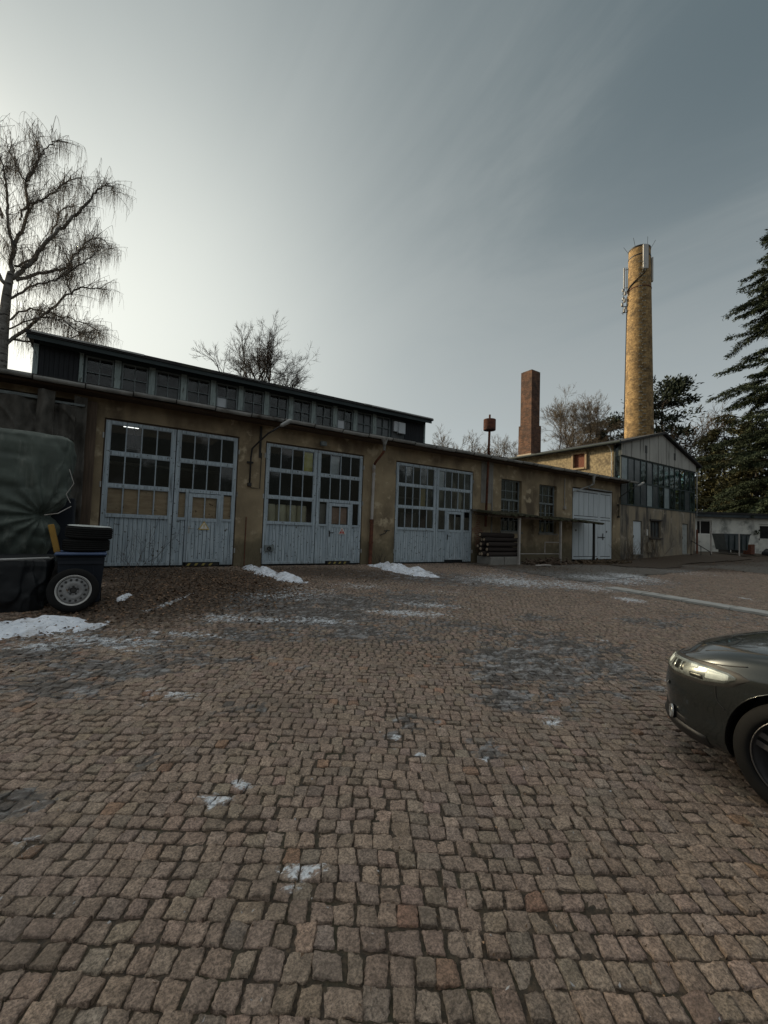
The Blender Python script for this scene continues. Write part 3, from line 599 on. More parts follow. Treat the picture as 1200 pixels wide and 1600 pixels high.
for k in range(0, 33):
    xa = -7.3+k*.98; xb = min(xa+.965, 24.95); n = 9
    sag = .012*math.sin(k*1.7); base = len(mb.v)
    for i, xx in enumerate((xa, xb)):
        for r in (.088, .078):
            for j in range(n):
                a = math.pi+math.pi*j/(n-1); mb.v.append((xx, 12.43+r*math.cos(a), 4.90+sag+r*math.sin(a)+.0*i))
    def q(a, b, c, d): mb.f.append((a, b, c, d))
    for j in range(n-1):
        q(base+j, base+j+1, base+2*n+j+1, base+2*n+j); q(base+n+j, base+3*n+j, base+3*n+j+1, base+n+j+1)
    for s in (0, n-1): q(base+s, base+2*n+s, base+3*n+s, base+n+s)
    for off in (0, 2*n):
        for j in range(n-1): q(base+off+j, base+off+n+j, base+off+n+j+1, base+off+j+1)
gut = mb.build('gutter', Mt['gutter'], WS, smooth=False)
for k in range(0, 33):
    mb = MB(); x = -7.3+k*.98-.01
    pts = [(x, 12.43+.094*math.cos(math.pi+math.pi*j/8), 4.90+.094*math.sin(math.pi+math.pi*j/8)) for j in range(9)]
    mb.tube(pts+[(x, 12.56, 4.95)], .013, 5); mb.build('gutter_bracket', Mt['black'], gut)
# clerestory
cz0, cz1 = 5.45, 6.98
wins = [(-.62+.957*i, .12+.957*i) for i in range(12)]
mb = MB(); mb.panel(-1.85, 12.6, cz0, cz1, 16.0, 16.12, [(a, b, 5.56, 6.74) for a, b in wins])
cw = mb.build('clerestory_wall', Mt['fascia'], WS)
mb = MB(); mb.box(-1.72, -.78, 15.97, 15.999, cz0, 6.76); x = -1.72
while x < -.8: mb.box(x, x+.105, 15.955, 15.972, cz0, 6.76); x += .117
mb.build('board_panel', Mt['darkboard'], WS); mb = MB()
mb.box(11.42, 12.52, 15.97, 15.999, cz0, 6.8); x = 11.42
while x < 12.45: mb.box(x, x+.10, 15.955, 15.972, cz0, 6.80); x += .112
mb.build('board_panel', Mt['darkboard'], WS)
MB().box(-1.87, -1.75, 15.93, 16.15, cz0, 6.86).build('corner_board', Mt['clerpost'], WS); mb = MB()
mb.box(12.53, 12.61, 15.93, 16.15, cz0, 6.86); mb.build('corner_board', Mt['clerpost'], WS)
MB().box(-1.87, -1.8, 16.16, 20.5, cz0, 6.95).build('clerestory_side', Mt['darkboard'], WS); mb = MB(); mb.box(12.53, 12.6, 16.16, 20.5, cz0, 6.95); mb.build('clerestory_side', Mt['darkboard'], WS)
px = [-.72]+[(wins[i][1]+wins[i+1][0])/2 for i in range(11)]
for i, x in enumerate(px):
    w = .05 if i == 0 else .088
    MB().box(x-w, x+w, 15.95, 15.998, cz0, 6.77).build('clerestory_post', Mt['clerpost'], WS)
MB().box(10.72, 11.40, 15.965, 15.998, cz0, 6.74).build('clerestory_panel', mat('grey_boarding', (.09, .10, .105), (.06, .068, .07), 4, .8), WS)
for i, (a, b) in enumerate(wins):
    c = (a+b)/2; f = MB()
    f.box(a, a+.045, 15.99, 16.05, 5.56, 6.74); f.box(b-.045, b, 15.99, 16.05, 5.56, 6.74); f.box(a+.045, b-.045, 15.99, 16.05, 6.695, 6.74); f.box(a+.045, b-.045, 15.99, 16.05, 5.56, 5.61)
    f.box(c-.014, c+.014, 15.995, 16.045, 5.61, 6.695); f.box(a+.045, b-.045, 15.998, 16.042, 6.24, 6.265)
    w = f.build('clerestory_window', Mt['clerframe'], WS)
    MB().box(a+.03, b-.03, 16.06, 16.066, 5.58, 6.72).build('pane', Mt['glassd'] if i < 10 else Mt['pane_grey'], w)
    if i in (4, 9):
        MB().box(a+.046, c-.015, 16.03, 16.04, 5.61, 6.24).build('covered_pane', Mt['whitesheet'], w)
MB().quad((-1.7, 16.8, 5.3), (12.5, 16.8, 5.3), (12.5, 16.8, 6.9), (-1.7, 16.8, 6.9)).build('clerestory_blind', mat('dusty_brown_backing', (.09, .082, .085), (.06, .055, .058), 1, .9), WS)
MB().box(10.78, 11.0, 15.86, 15.965, 6.16, 6.62).box(11.0, 11.36, 15.80, 15.965, 6.10, 6.60).build('vent_box', Mt['whitesheet'], WS, bevel=.01)
mb = MB(); mb.prism([(15.55, 7.00), (20.6, 7.22), (20.6, 7.12), (15.55, 6.90)], -2.02, 12.78, 'X'); mb.build('clerestory_roof', Mt['roof'], WS)
mb = MB(); mb.box(-2.0, 12.70, 15.58, 15.61, 6.77, 6.90); mb.box(-1.87, 12.6, 15.93, 15.999, 6.77, 6.88); mb.build('clerestory_fascia', Mt['fascia'], WS)
for a, b in ((-1.9, .9), (3.3, 4.6), (9.0, 12.72)): MB().box(a, b, 15.515, 15.545, 6.95, 7.00).build('roof_edge_strip', Mt['gutter'], WS)
# gates
def gate(x0, x1, top, rows, ncl, ncr, wk, name_behind):
    """rows: z of the bars from top; wk: (x0,x1,ztop) of the wicket door"""
    xc = (x0+x1)/2; GT = MB(); Yf = 13.03
    GT.box(x0-.0, x0+.05, Yf+.02, Yf+.12, .45, top); GT.box(x1-.05, x1, Yf+.02, Yf+.12, .45, top); GT.box(x0+.05, x1-.05, Yf+.02, Yf+.12, top-.03, top)
    gt = GT.build('gate', Mt['oldwood'], WS)
    a0, a1, b0, b1 = x0+.035, xc-.012, xc+.012, x1-.035
    def boards(mb, a, b, z0, z1, y):
        x = a
        while x < b-.01:
            e = min(x+.094, b); mb.box(x, e, y, y+.02, z0, z1); x += .104
    for side, a, b, nc in (('l', a0, a1, ncl), ('r', b0, b1, ncr)):
        fr = MB(); zt = top-.04; z0, z1, z2, z3 = rows
        fr.box(a, a+.10, Yf-.02, Yf+.04, .54, zt); fr.box(b-.10, b, Yf-.02, Yf+.04, .54, zt) if side == 'l' else fr.box(b-.085, b, Yf-.02, Yf+.04, .54, zt)
        r = b-.10 if side == 'l' else b-.085
        fr.box(a+.10, r, Yf-.02, Yf+.04, z0, zt)
        for z, h in ((z1, .09), (z2, .085)): fr.box(a+.10, r, Yf-.018, Yf+.038, z-h/2, z+h/2)
        if side == 'l':
            fr.box(a+.10, r, Yf-.03, Yf+.038, z3-.05, z3+.03); fr.box(a+.10, r, Yf-.018, Yf+.038, .54, .62)
        leaf = fr.build('gate_leaf', Mt['blue'], gt, bevel=.004)
        bars = MB(); A = a+.10; Wd = (r-A)/nc
        for i in range(1, nc):
            for zt_, zb_ in ((z0, z1+.045), (z1-.045, z2+.042)): bars.box(A+i*Wd-.014, A+i*Wd+.014, Yf-.01, Yf+.03, zb_, zt_)
            if side == 'l': bars.box(A+i*Wd-.014, A+i*Wd+.014, Yf-.01, Yf+.03, z3+.03, z2-.042)
        # thin inner frame round each glazed field
        for zt_, zb_ in ((z0, z1+.045), (z1-.045, z2+.042)) + (((z2-.042, z3+.03),) if side == 'l' else ()):
            bars.box(A, A+.02, Yf-.012, Yf+.032, zb_, zt_); bars.box(r-.02, r, Yf-.012, Yf+.032, zb_, zt_); bars.box(A+.02, r-.02, Yf-.012, Yf+.032, zt_-.018, zt_); bars.box(A+.02, r-.02, Yf-.012, Yf+.032, zb_, zb_+.018)
        if side == 'r':
            wa, wb, wz = wk
            for p, q_ in ((A, wa-.06), (wb+.06, r)):
                bars.box(p, p+.02, Yf-.012, Yf+.032, z3, z2-.042); bars.box(q_-.02, q_, Yf-.012, Yf+.032, z3, z2-.042); bars.box(p+.02, q_-.02, Yf-.012, Yf+.032, z3, z3+.02)
                bars.box(p, q_, Yf-.022, Yf+.036, z3-.05, z3)
            bars.box(wa-.06, wa-.006, Yf-.02, Yf+.04, .62, z2-.042); bars.box(wb+.006, wb+.06, Yf-.02, Yf+.04, .62, z2-.042)
        bars.build('glazing_bars', Mt['bluebar'], gt)
        bd = MB()
        if side == 'l': boards(bd, A, r, .62, z3-.05, Yf+.006)
        else:
            boards(bd, A, wa-.06, .54, z3-.05, Yf+.006); bd.build('boarding', Mt['blue'], gt); bd = MB(); boards(bd, wb+.06, r, .54, z3-.05, Yf+.006)
        bd.build('boarding', Mt['blue'], gt)
        gl = MB(); rg = random.Random(int(x0*7)+nc)
        def pane(xa, xb, za, zb):
            ex = Vector((1, rg.uniform(-.03, .03), 0)).normalized(); ez = Vector((0, rg.uniform(-.03, .03), 1)).normalized(); gl.obox(((xa+xb)/2, Yf+.016, (za+zb)/2), ex, ex.cross(ez)*-1, ez, (xb-xa)/2-.002, .002, (zb-za)/2)
        for i in range(nc):
            for za, zb in ((z1, z0), (z2, z1))+(((z3, z2),) if side == 'l' else ()): pane(A+i*Wd, A+(i+1)*Wd, za, zb)
        if side == 'l': pass
        else:
            gl.box(A, wa-.05, Yf+.012, Yf+.017, z3, z2-.03); gl.box(wb+.05, r, Yf+.012, Yf+.017, z3, z2-.03)
        gl.build('glazing', Mt['glass'], gt)
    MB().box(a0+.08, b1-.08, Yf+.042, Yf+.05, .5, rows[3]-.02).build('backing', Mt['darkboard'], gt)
    wa, wb, wz = wk; z3 = rows[3]; z2 = rows[2]-.06; d = MB()
    d.box(wa, wa+.10, Yf-.035, Yf+.02, .62, z2); d.box(wb-.10, wb, Yf-.035, Yf+.02, .62, z2); d.box(wa+.10, wb-.10, Yf-.035, Yf+.02, z2-.10, z2); d.box(wa+.10, wb-.10, Yf-.035, Yf+.02, z3-.08, z3+.02)
    d.box(wa+.10, wb-.10, Yf-.035, Yf+.02, .62, .70)
    boards(d, wa+.10, wb-.10, .70, z3-.08, Yf-.02); xm = (wa+wb)/2; d.box(xm-.014, xm+.014, Yf-.03, Yf+.01, z3+.02, z2-.10)
    d.build('wicket_door', Mt['blue'], gt, bevel=.003)
    MB().box(wa+.09, wb-.09, Yf-.003, Yf+.002, z3, z2-.08).build('wicket_pane', Mt['glass'], gt)
    h = MB(); h.box(wa+.02, wa+.06, Yf-.045, Yf-.035, 1.42, 1.62); h.tube([(wa+.04, Yf-.035, 1.56), (wa+.04, Yf-.09, 1.56), (wa+.17, Yf-.09, 1.56)], .01, 6)
    h.build('door_handle', Mt['gutter'] if x0 < 3 else Mt['black'], gt)
    for z in (.95, 2.6, 3.85):
        for xx in (x0-.01, x1+.01): MB().tube([(xx, Yf-.03, z-.07), (xx, Yf-.03, z+.07)], .02, 7).build('gate_hinge', Mt['gutter'], gt)
    return gt, (a0+.10, a1-.10, b0+.10, b1-.085)
rows = (4.17, 3.42, 2.59, 1.83)
gt1, e1 = gate(*G1, 4.29, rows, 4, 4, (2.03, 2.88, 2.46), 1)
gt2, e2 = gate(*G2, 4.28, (4.17, 3.44, 2.60, 1.81), 4, 4, (6.33, 7.15, 2.5), 2)
gt3, e3 = gate(*G3, 4.26, (4.14, 3.42, 2.60, 1.79), 5, 5, (11.5, 12.36, 2.5), 3)
YB = 13.11
MB().box(e1[0], e1[1], YB, YB+.02, 1.83, 2.60).build('plywood_panel', Mt['wood'], gt1); MB().box(e1[2], e1[3], YB, YB+.02, 1.83, 2.52).build('plywood_panel', Mt['wood'], gt1)
for i in range(4):
    dm = MB()
    x = e2[0]+.19+i*.345
    dm.lathe([(.0, 0), (.165, 0), (.17, .05), (.165, .28), (.172, .30), (.165, .33), (.165, .5), (.155, .56), (0, .57)], (x, YB+.2, 1.83), 16); dm.build('stored_drum', Mt['cream'], gt2, smooth=True)
w4 = (e2[1]-e2[0])/4
MB().box(e2[1]-w4+.02, e2[1]-.02, YB, YB+.01, 3.5, 4.14).build('yellow_panel', Mt['yellow'], gt2)
w4 = (e2[3]-e2[2])/4
MB().box(e2[2]+w4+.02, e2[2]+2*w4-.02, YB, YB+.01, 3.48, 4.12).build('white_panel', Mt['whitesheet'], gt2)
MB().box(6.42, 7.06, YB, YB+.03, 1.85, 2.4).build('stored_sacks', Mt['salmon'], gt2)
MB().box(e2[2], 6.28, YB+.05, YB+.08, 1.85, 2.5).build('grey_sheet', Mt['concrete'], gt2)
w5 = (e3[3]-e3[2])/5
MB().box(e3[2]+.02, e3[2]+w5-.015, YB-.02, YB-.01, 3.47, 4.12).build('white_panel', Mt['whitesheet'], gt3)
w5 = (e3[1]-e3[0])/5
MB().box(e3[0]+3*w5+.02, e3[0]+4*w5-.02, YB, YB+.01, 2.66, 3.36).build('ochre_panel', Mt['ochre'], gt3)
# hazard strips and warning triangles
def hazard(gt, a, b):
    y0, y1 = 12.975, 13.0; MB().box(a, b, y0, y1, .52, .60).build('sill_strip', Mt['black'], gt)
    st = MB(); x = a+.02
    while x < b-.12: st.prism([(x, .525), (x+.07, .525), (x+.12, .595), (x+.05, .595)], y0-.004, y0-.001, 'Y'); x += .19
    st.build('hazard_stripes', mat('faded_yellow_paint', (.34, .28, .08), (.22, .18, .06), 12, .7), gt)
hazard(gt1, 2.03, 2.9); hazard(gt2, 6.33, 7.17)
my = mat('yellow_sign', (.62, .46, .12), (.5, .36, .1), 20, .6); mw = mat('white_sign', (.75, .74, .7), (.6, .6, .58), 20, .6); mr = mat('red_sign', (.45, .06, .05), (.35, .05, .04), 20, .6)
def triangle(gt, x, z, m1, m2, m3):
    y = 12.998-.012
    MB().prism([(x-.15, z-.11), (x+.15, z-.11), (x, z+.13)], y-.003, y, 'Y').build('warning_sign', m1, gt)
    MB().prism([(x-.105, z-.088), (x+.105, z-.088), (x, z+.085)], y-.006, y-.0035, 'Y').build('sign_face', m2, gt)
    MB().box(x-.012, x+.012, y-.009, y-.0065, z-.035, z+.04).box(x-.012, x+.012, y-.009, y-.0065, z-.07, z-.05).build('sign_mark', m3, gt)
triangle(gt1, 2.46, 1.64, my, mw, my); triangle(gt2, 6.83, 1.62, mw, mr, mw)
MB().box(4.22, 4.50, 12.97, 13.01, .93, 1.12).build('vent_plate', Mt['clerframe'], gt2); MB().lathe([(.06, 0), (.06, -.05), (.045, -.05), (.045, 0)], (4.35, 12.97, 1.02), 14, 'Y').build('vent_nozzle', Mt['black'], gt2)
# door with white panels (right hand end)
def white_gate():
    x0, x1 = G4; Y0 = 13.03; xc = 22.24
    gt = MB().box(x0, x0+.05, Y0+.03, Y0+.12, .5, 4.24).box(x1-.05, x1, Y0+.03, Y0+.12, .5, 4.24).box(x0+.05, x1-.05, Y0+.03, Y0+.12, 4.2, 4.24).build('gate', Mt['oldwood'], WS)
    for (a, b, cuts) in ((x0+.08, xc-.01, [.36, .7, 1.06, 1.4, 1.76, 2.1]), (xc+.01, x1-.06, [.28, .9])):
        lf = MB(); MB().box(a, b, Y0+.012, Y0+.03, .58, 4.17).build('gate_core', Mt['darkboard'], gt)
        lf.box(a, a+.1, Y0-.01, Y0+.0115, .58, 4.17); lf.box(b-.1, b, Y0-.01, Y0+.0115, .58, 4.17)
        for z, h in ((.58, .12), (2.66, .12), (4.05, .12)): lf.box(a+.1, b-.1, Y0-.01, Y0+.0115, z, z+h)
        for z0, z1 in ((.72, 2.64), (2.8, 4.03)):
            p = [a+.1]+[a+.1+c*(b-a-.2)/((b-a-.2)/.42)/1 for c in range(1, int((b-a-.2)/.42))]
            n = max(1, round((b-a-.2)/.40)); w = (b-a-.2)/n
            for i in range(n): lf.box(a+.1+i*w+.014, a+.1+(i+1)*w-.014, Y0-.002, Y0+.0118, z0+.012, z1-.012)
        lf.build('gate_leaf', Mt['white'], gt, bevel=.003)
    MB().box(22.1, 22.75, Y0-.035, Y0-.012, 1.72, 1.76).tube([(22.55, Y0-.04, 1.6), (22.55, Y0-.04, 1.95)], .02, 6).build('bolt', Mt['black'], gt)
    MB().lathe([(0, 0), (.05, 0), (.05, .01)], (20.15, Y0-.02, 2.05), 12, 'Y').lathe([(0, 0), (.05, 0), (.05, .01)], (22.95, Y0-.02, 2.05), 12, 'Y').build('lock_hole', Mt['black'], gt)
white_gate()
def wall_window(a, b, z0, z1):
    Y0 = 13.14; f = MB(); zm = 3.25; fw = .06
    f.box(a, a+fw, Y0, Y0+.06, z0, z1); f.box(b-fw, b, Y0, Y0+.06, z0, z1); f.box(a+fw, b-fw, Y0, Y0+.06, z1-fw, z1); f.box(a+fw, b-fw, Y0, Y0+.06, z0, z0+fw)
    f.box(a+fw, b-fw, Y0-.02, Y0+.05, zm-.04, zm+.04); c = (a+b)/2
    for xx in (a+(b-a)/3, a+2*(b-a)/3): f.box(xx-.016, xx+.016, Y0+.01, Y0+.05, zm+.04, z1-fw)
    f.box(a+fw, b-fw, Y0+.012, Y0+.048, 3.64, 3.67)
    f.box(c-.035, c+.035, Y0, Y0+.055, z0+fw, zm-.04)
    for xx in ((a+fw+c-.035)/2, (c+.035+b-fw)/2): f.box(xx-.013, xx+.013, Y0+.01, Y0+.05, z0+fw, zm-.04)
    for z in (2.35, 2.8): f.box(a+fw, b-fw, Y0+.014, Y0+.046, z-.013, z+.013)
    w = f.build('window', Mt['clerframe'], WS)
    MB().box(a+.03, b-.03, Y0+.03, Y0+.035, z0+.02, z1-.02).build('pane', Mt['glass'], w)
    MB().box(a-.05, b+.05, 12.94, 13.13, z0-.08, z0-.005).build('sill', Mt['concrete'], w)
    MB().box(a+.05, b-.05, 13.6, 13.62, z0, z1).build('dark_room_sheet', Mt['darkboard'], w)  # dark sheet stands in for the dim interior behind the pane
wall_window(14.6, 15.95, 1.84, 4.15); wall_window(17.2, 18.52, 1.84, 4.13)
# downpipe with funnel, second hopper and raking pipe
mb = MB(); mb.lathe([(.12, 0), (.11, -.05), (.055, -.22), (.05, -.42), (0.0, -.42)], (8.08, 12.45, 4.86), 12); mb.build('rain_funnel', Mt['gutter'], WS, smooth=True)
mb = MB(); mb.tube([(8.08, 12.45, 4.46), (8.06, 12.5, 4.36), (7.97, 12.8, 4.08), (7.95, 12.86, 3.98)], .042, 8); mb.build('pipe_elbow', Mt['rust'], WS, smooth=True)
mb = MB(); mb.tube([(7.95, 12.88, 4.0), (7.93, 12.88, 2.0)], .052, 10); mb.tube([(7.95, 12.88, 3.62), (7.95, 12.88, 3.70)], .066, 10); mb.tube([(7.95, 12.88, 3.84), (7.95, 12.88, 3.92)], .066, 10); dp = mb.build('downpipe', Mt['pvc'], WS, smooth=False)
mb = MB(); mb.tube([(7.93, 12.87, 2.02), (7.91, 12.87, .5)], .066, 10); mb.tube([(7.92, 12.87, 1.95), (7.92, 12.87, 2.06)], .08, 10); mb.tube([(7.92, 12.87, 1.22), (7.92, 12.87, 1.28)], .085, 10); mb.build('cast_iron_shoe', Mt['rust'], dp)
mb = MB(); mb.lathe([(.10, 0), (.09, -.08), (.055, -.2), (.05, -.45), (0, -.45)], (20.75, 12.45, 4.86), 10); mb.tube([(20.75, 12.45, 4.42), (20.75, 12.7, 4.30), (20.95, 12.85, 4.24), (23.2, 12.9, 4.24)], .04, 7); mb.tube([(20.75, 12.7, 4.32), (20.2, 12.85, 4.12), (19.7, 12.9, 3.95), (19.7, 12.9, 3.6)], .03, 6)
mb.build('raking_pipe', Mt['gutter'], WS, smooth=True)
mb = MB(); mb.tube([(19.1, 12.96, 4.6), (19.1, 12.96, 3.2)], .022, 6); mb.box(19.03, 19.17, 12.9, 12.99, 3.05, 3.2); mb.build('cable_conduit', Mt['pvc'], WS)
# lit strip lights and fittings deep in the workshop
tl = emis('tube_light', (1, 1, .95), 2.5); MB().box(.15, .32, 16.9, 17.0, 4.98, 5.02).build('ceiling_light', tl, WS); mb = MB(); mb.box(.5, .95, 16.9, 17.0, 4.90, 4.95); mb.build('ceiling_light', tl, WS)
mb = MB(); mb.box(.4, .75, 19.8, 19.85, 3.05, 3.12); mb.build('glow_bar', emis('daylight_glow', (.9, .95, 1), 1.5), WS)  # solid glowing bar, daylight at the back wall put in as emission
mb = MB(); mb.lathe([(.02, .12), (.10, .1), (.30, 0), (.29, -.01), (.0, .02)], (.75, 15.5, 3.9), 16); mb.tube([(.75, 15.5, 4.0), (.75, 15.5, 5.3)], .01, 5); mb.build('pendant_lamp', Mt['whitesheet'], WS, smooth=True)
mb = MB()
for x, y, z, w, h in ((.3, 17, .5, 1.6, 1.7), (2.3, 18, .5, 1.3, 2.4), (5, 17.5, .5, 1.8, 1.9), (9.3, 17, .5, 2.8, 1.6), (11.7, 16.5, .5, .9, 2.1)): MB().box(x, x+w, y, y+.8, z, z+h).build('stored_machine', Mt['concrete'], WS)
for a, b, z in ((-.2, 3.5, 3.5), (4.0, 7.5, 3.75), (9.2, 13, 3.2)): MB().box(a, b, 16, 16.1, z, z+.08).build('cross_beam', Mt['concrete'], WS)

# small wall things
def wall_lamp(x, hx, label):
    t = thing('wall_lamp', (x, 12.95, 2.9), label, 'lamp', 'outdoor lamps on bent wall brackets')
    MB().tube([(x, 12.93, 2.9), (x, 12.92, 3.7), (x+.02, 12.9, 3.98), (x+.12, 12.8, 4.12), (x+.35, 12.5, 4.42), (hx-.05, 12.25, 4.62)], .026, 8).build('bracket_arm', Mt['black'], t, smooth=True)
    ax = Vector((hx-x-.35, -.25, .22)).normalized(); p = Vector((hx, 12.15, 4.66))
    MB().tube([p-ax*.08, p-ax*.02, p+ax*.26, p+ax*.30], [.03, .055, .06, .03], 10).build('lamp_head', Mt['gutter'], t, smooth=True)
    MB().box(x-.09, x+.09, 12.94, 12.999, 3.55, 3.6).box(x-.05, x+.05, 12.9, 12.999, 2.86, 2.96).build('wall_bracket', Mt['black'], t)
wall_lamp(3.66, 4.32, 'pale lamp head on a bent black bracket between the first and second gates')
wall_lamp(24.02, 24.62, 'dark lamp on a bent black bracket right of the white gate')
mb = MB(); mb.tube([(3.94, 12.96, 4.7), (3.94, 12.96, 3.75)], .035, 6); mb.tube([(3.67, 12.97, 2.9), (3.72, 12.97, 2.82), (3.98, 12.97, 2.82), (3.99, 12.97, 3.9)], .012, 5)
o = mb.build('wall_cable', Mt['black'], org=(3.8, 12.97, 2.8)); o.location = (3.8, 12.97, 2.8); tag(o, 'black conduit and looped cable beside the first bent lamp bracket', 'cable')
t = thing('floodlight', (5.97, 12.9, 4.44), 'small grey floodlight fixed above the second gate', 'lamp'); MB().box(5.87, 6.07, 12.8, 12.92, 4.38, 4.52).build('lamp_housing', Mt['clerframe'], t, bevel=.015); MB().box(5.95, 5.99, 12.92, 13.0, 4.42, 4.48).build('bracket', Mt['black'], t)
for x, h, lab in ((3.62, 1.95, 'thin iron rod on the crumbling wall right of the first gate'),):
    o = MB().tube([(x, 12.97, .5), (x, 12.97, h)], .014, 6).build('iron_rod', Mt['rust'], org=(x, 12.97, .5)); o.location = (x, 12.97, .5); tag(o, lab, 'rod')
o = MB().tube([(8.35, 12.96, 1.52), (8.55, 12.92, 1.6), (8.62, 12.93, 1.72)], .018, 6).tube([(8.5, 12.94, 1.68), (8.75, 12.94, 1.70)], .014, 6).build('iron_anchor', Mt['black'], org=(8.5, 12.97, 1.5)); o.location = (8.5, 12.97, 1.5); tag(o, 'bent black iron anchor on the wall left of the third gate', 'anchor')
# dead canvas curtains in the open bay, post
mb = MB(); mb.box(-.42, -.2, 12.86, 12.995, .4, 4.62); mb.box(-.66, -.5, 12.9, 13.0, .4, 4.5)
o = mb.build('door_post', Mt['oldwood'], org=(-.4, 12.9, .5)); o.location = (-.4, 12.9, .5); tag(o, 'weathered brown timber posts left of the first gate', 'post')
mb = MB(); mb.box(-4.2, -1.32, 12.70, 12.80, 4.45, 4.52); mb.box(-1.05, -.45, 12.70, 12.80, 4.42, 4.47)
o = mb.build('curtain_rail', Mt['clerframe'], org=(-2.5, 12.75, 4.5)); o.location = (-2.5, 12.75, 4.5); tag(o, 'pale rail under the eaves carrying old canvas', 'rail')
def cloth(name, x0, x1, zt, zb, y, label, amp=.09, fr=9, seed=0, m='canvas', cat='canvas', group=None):
    nx_, nz_ = 150, 90; u = np.linspace(0, 1, nx_); v = np.linspace(0, 1, nz_); U, V = np.meshgrid(u, v); U = U.ravel(); V = V.ravel()
    X = x0+(x1-x0)*U; Z = zt+(zb+.25*(vnoise(X*3, X*0, .4, 50+seed)-.5)-zt)*V
    D = 1.7*amp*np.sin(X*fr+2*vnoise(X, Z, .5, 51+seed))*(.35+.65*V)+.12*(vnoise(X, Z*.4, .28, 52+seed)-.5)-.06*np.maximum(0, .2-np.abs(vnoise(X+Z*.7, Z*.6, .4, 53+seed)-.5))/.2+.012*(vnoise(X, Z, .09, 55+seed)-.5)
    D = D+.055*np.sin(8*X+6.5*Z+5*vnoise(X, Z, .7, 56+seed))*(.3+V)+  .014*np.sin(19*X-9*Z+4*vnoise(X, Z, .4, 57+seed))
    X = X+.07*(vnoise(X, Z, .3, 54+seed)-.5)*V
    ix = np.arange(nx_*nz_).reshape(nz_, nx_); q = np.stack([ix[:-1, :-1], ix[:-1, 1:], ix[1:, 1:], ix[1:, :-1]], -1).reshape(-1, 4)
    org = ((x0+x1)/2, y, zb)
    o = npmesh(name, np.c_[X, y+D, Z], q, Mt[m], smooth=True, org=org); o.location = org
    md = o.modifiers.new('thickness', 'SOLIDIFY'); md.thickness = .01
    return tag(o, label, cat, group)
g = 'ragged canvas hung in the open bay'
cloth('canvas_curtain', -4.1, -1.28, 4.45, 2.2, 12.74, 'wide sagging grey canvas hanging behind the green tarpaulin', .06, 9, 1, group=g)
cloth('canvas_curtain', -1.34, -1.02, 4.66, 2.6, 12.62, 'bunched canvas bundle gathered at the middle of the bay', .08, 17, 2, group=g)
cloth('canvas_curtain', -1.03, -.62, 4.40, 2.0, 12.72, 'narrow pleated canvas strip behind the tyre stack', .06, 26, 3, group=g)
cloth('canvas_curtain', -.66, -.40, 4.66, 1.3, 12.78, 'long twisted canvas rag hanging beside the timber post', .05, 24, 4, group=g)

# ------------------------------------------------------------ left: tarp load, bin, tyres, wheel
def blobby(name, prof, m, parent, seed, crease=.02, nz=40, folds=None, n=96):
    """closed draped form: prof = list of (z, x0, x1, y0, y1); superellipse rings"""
    V = []; P = np.array(prof); zs = np.linspace(P[0, 0], P[-1, 0], nz); 
    for z in zs:
        x0, x1, y0, y1 = [np.interp(z, P[:, 0], P[:, i]) for i in (1, 2, 3, 4)]
        a = np.linspace(0, 2*np.pi, n, endpoint=False); c, s = np.cos(a), np.sin(a); e = .27
        x = (x0+x1)/2+(x1-x0)/2*np.sign(c)*np.abs(c)**e; y = (y0+y1)/2+(y1-y0)/2*np.sign(s)*np.abs(s)**e
        d = crease*((vnoise(x*1.0+y, np.full_like(x, z), .35, 60+seed)-.5)*2+(vnoise(x*1.0-y, np.full_like(x, z), .11, 61+seed)-.5)*.9)
        d = d-crease*1.3*(np.maximum(0, .16-np.abs(vnoise(x*1.2+y*.9, z+.3*x, .42, 66+seed)-.5))/.16)+crease*.8*(np.maximum(0, .10-np.abs(vnoise(x*2.1+y, z*.7-.5*x, .33, 67+seed)-.5))/.10)
        if folds is not None: d = d+folds(x, y, z)
        V.append(np.c_[x+c*d, y+s*d, np.full_like(x, z)+.02*(vnoise(x, y, .2, 62+seed)-.5)*(z > zs[0]+.01)])
    V = np.concatenate(V); q = []
    for i in range(nz-1):
        k = np.arange(n); q.append(np.c_[i*n+k, i*n+(k+1) % n, (i+1)*n+(k+1) % n, (i+1)*n+k])
    # top: shrink to the centre
    top = V[-n:]; c0 = top.mean(0); base = len(V); rings = [top]
    for j, t in enumerate((.85, .5, .12)):
        r = c0+(top-c0)*t; r[:, 2] = c0[2]+.01+.03*(vnoise(r[:, 0], r[:, 1], .4, 63+seed)-.5); V = np.r_[V, r]
        k = np.arange(n); b0 = (nz-1)*n if j == 0 else base+(j-1)*n; b1 = base+j*n
        q.append(np.c_[b0+k, b0+(k+1) % n, b1+(k+1) % n, b1+k])
    F = np.concatenate(q)
    return npmesh(name, V, F, Mt[m], parent, smooth=True)
gy0 = g1(-1.5, 9.5)
TG = thing('tarp_covered_stack', (-1.9, 10.2, gy0), 'tall load under a green grey tarpaulin at the left of the yard', 'covered load')
def star(x, y, z):   # folds radiating from the tied corner
    dx = x+.83; dz = z-1.72; r = np.hypot(dx, dz); a = np.arctan2(dz, dx)
    return .034*np.sin(a*15)*np.exp(-((r-.45)/.55)**2)*(y < 9.75)-.06*np.exp(-(r/.12)**2)
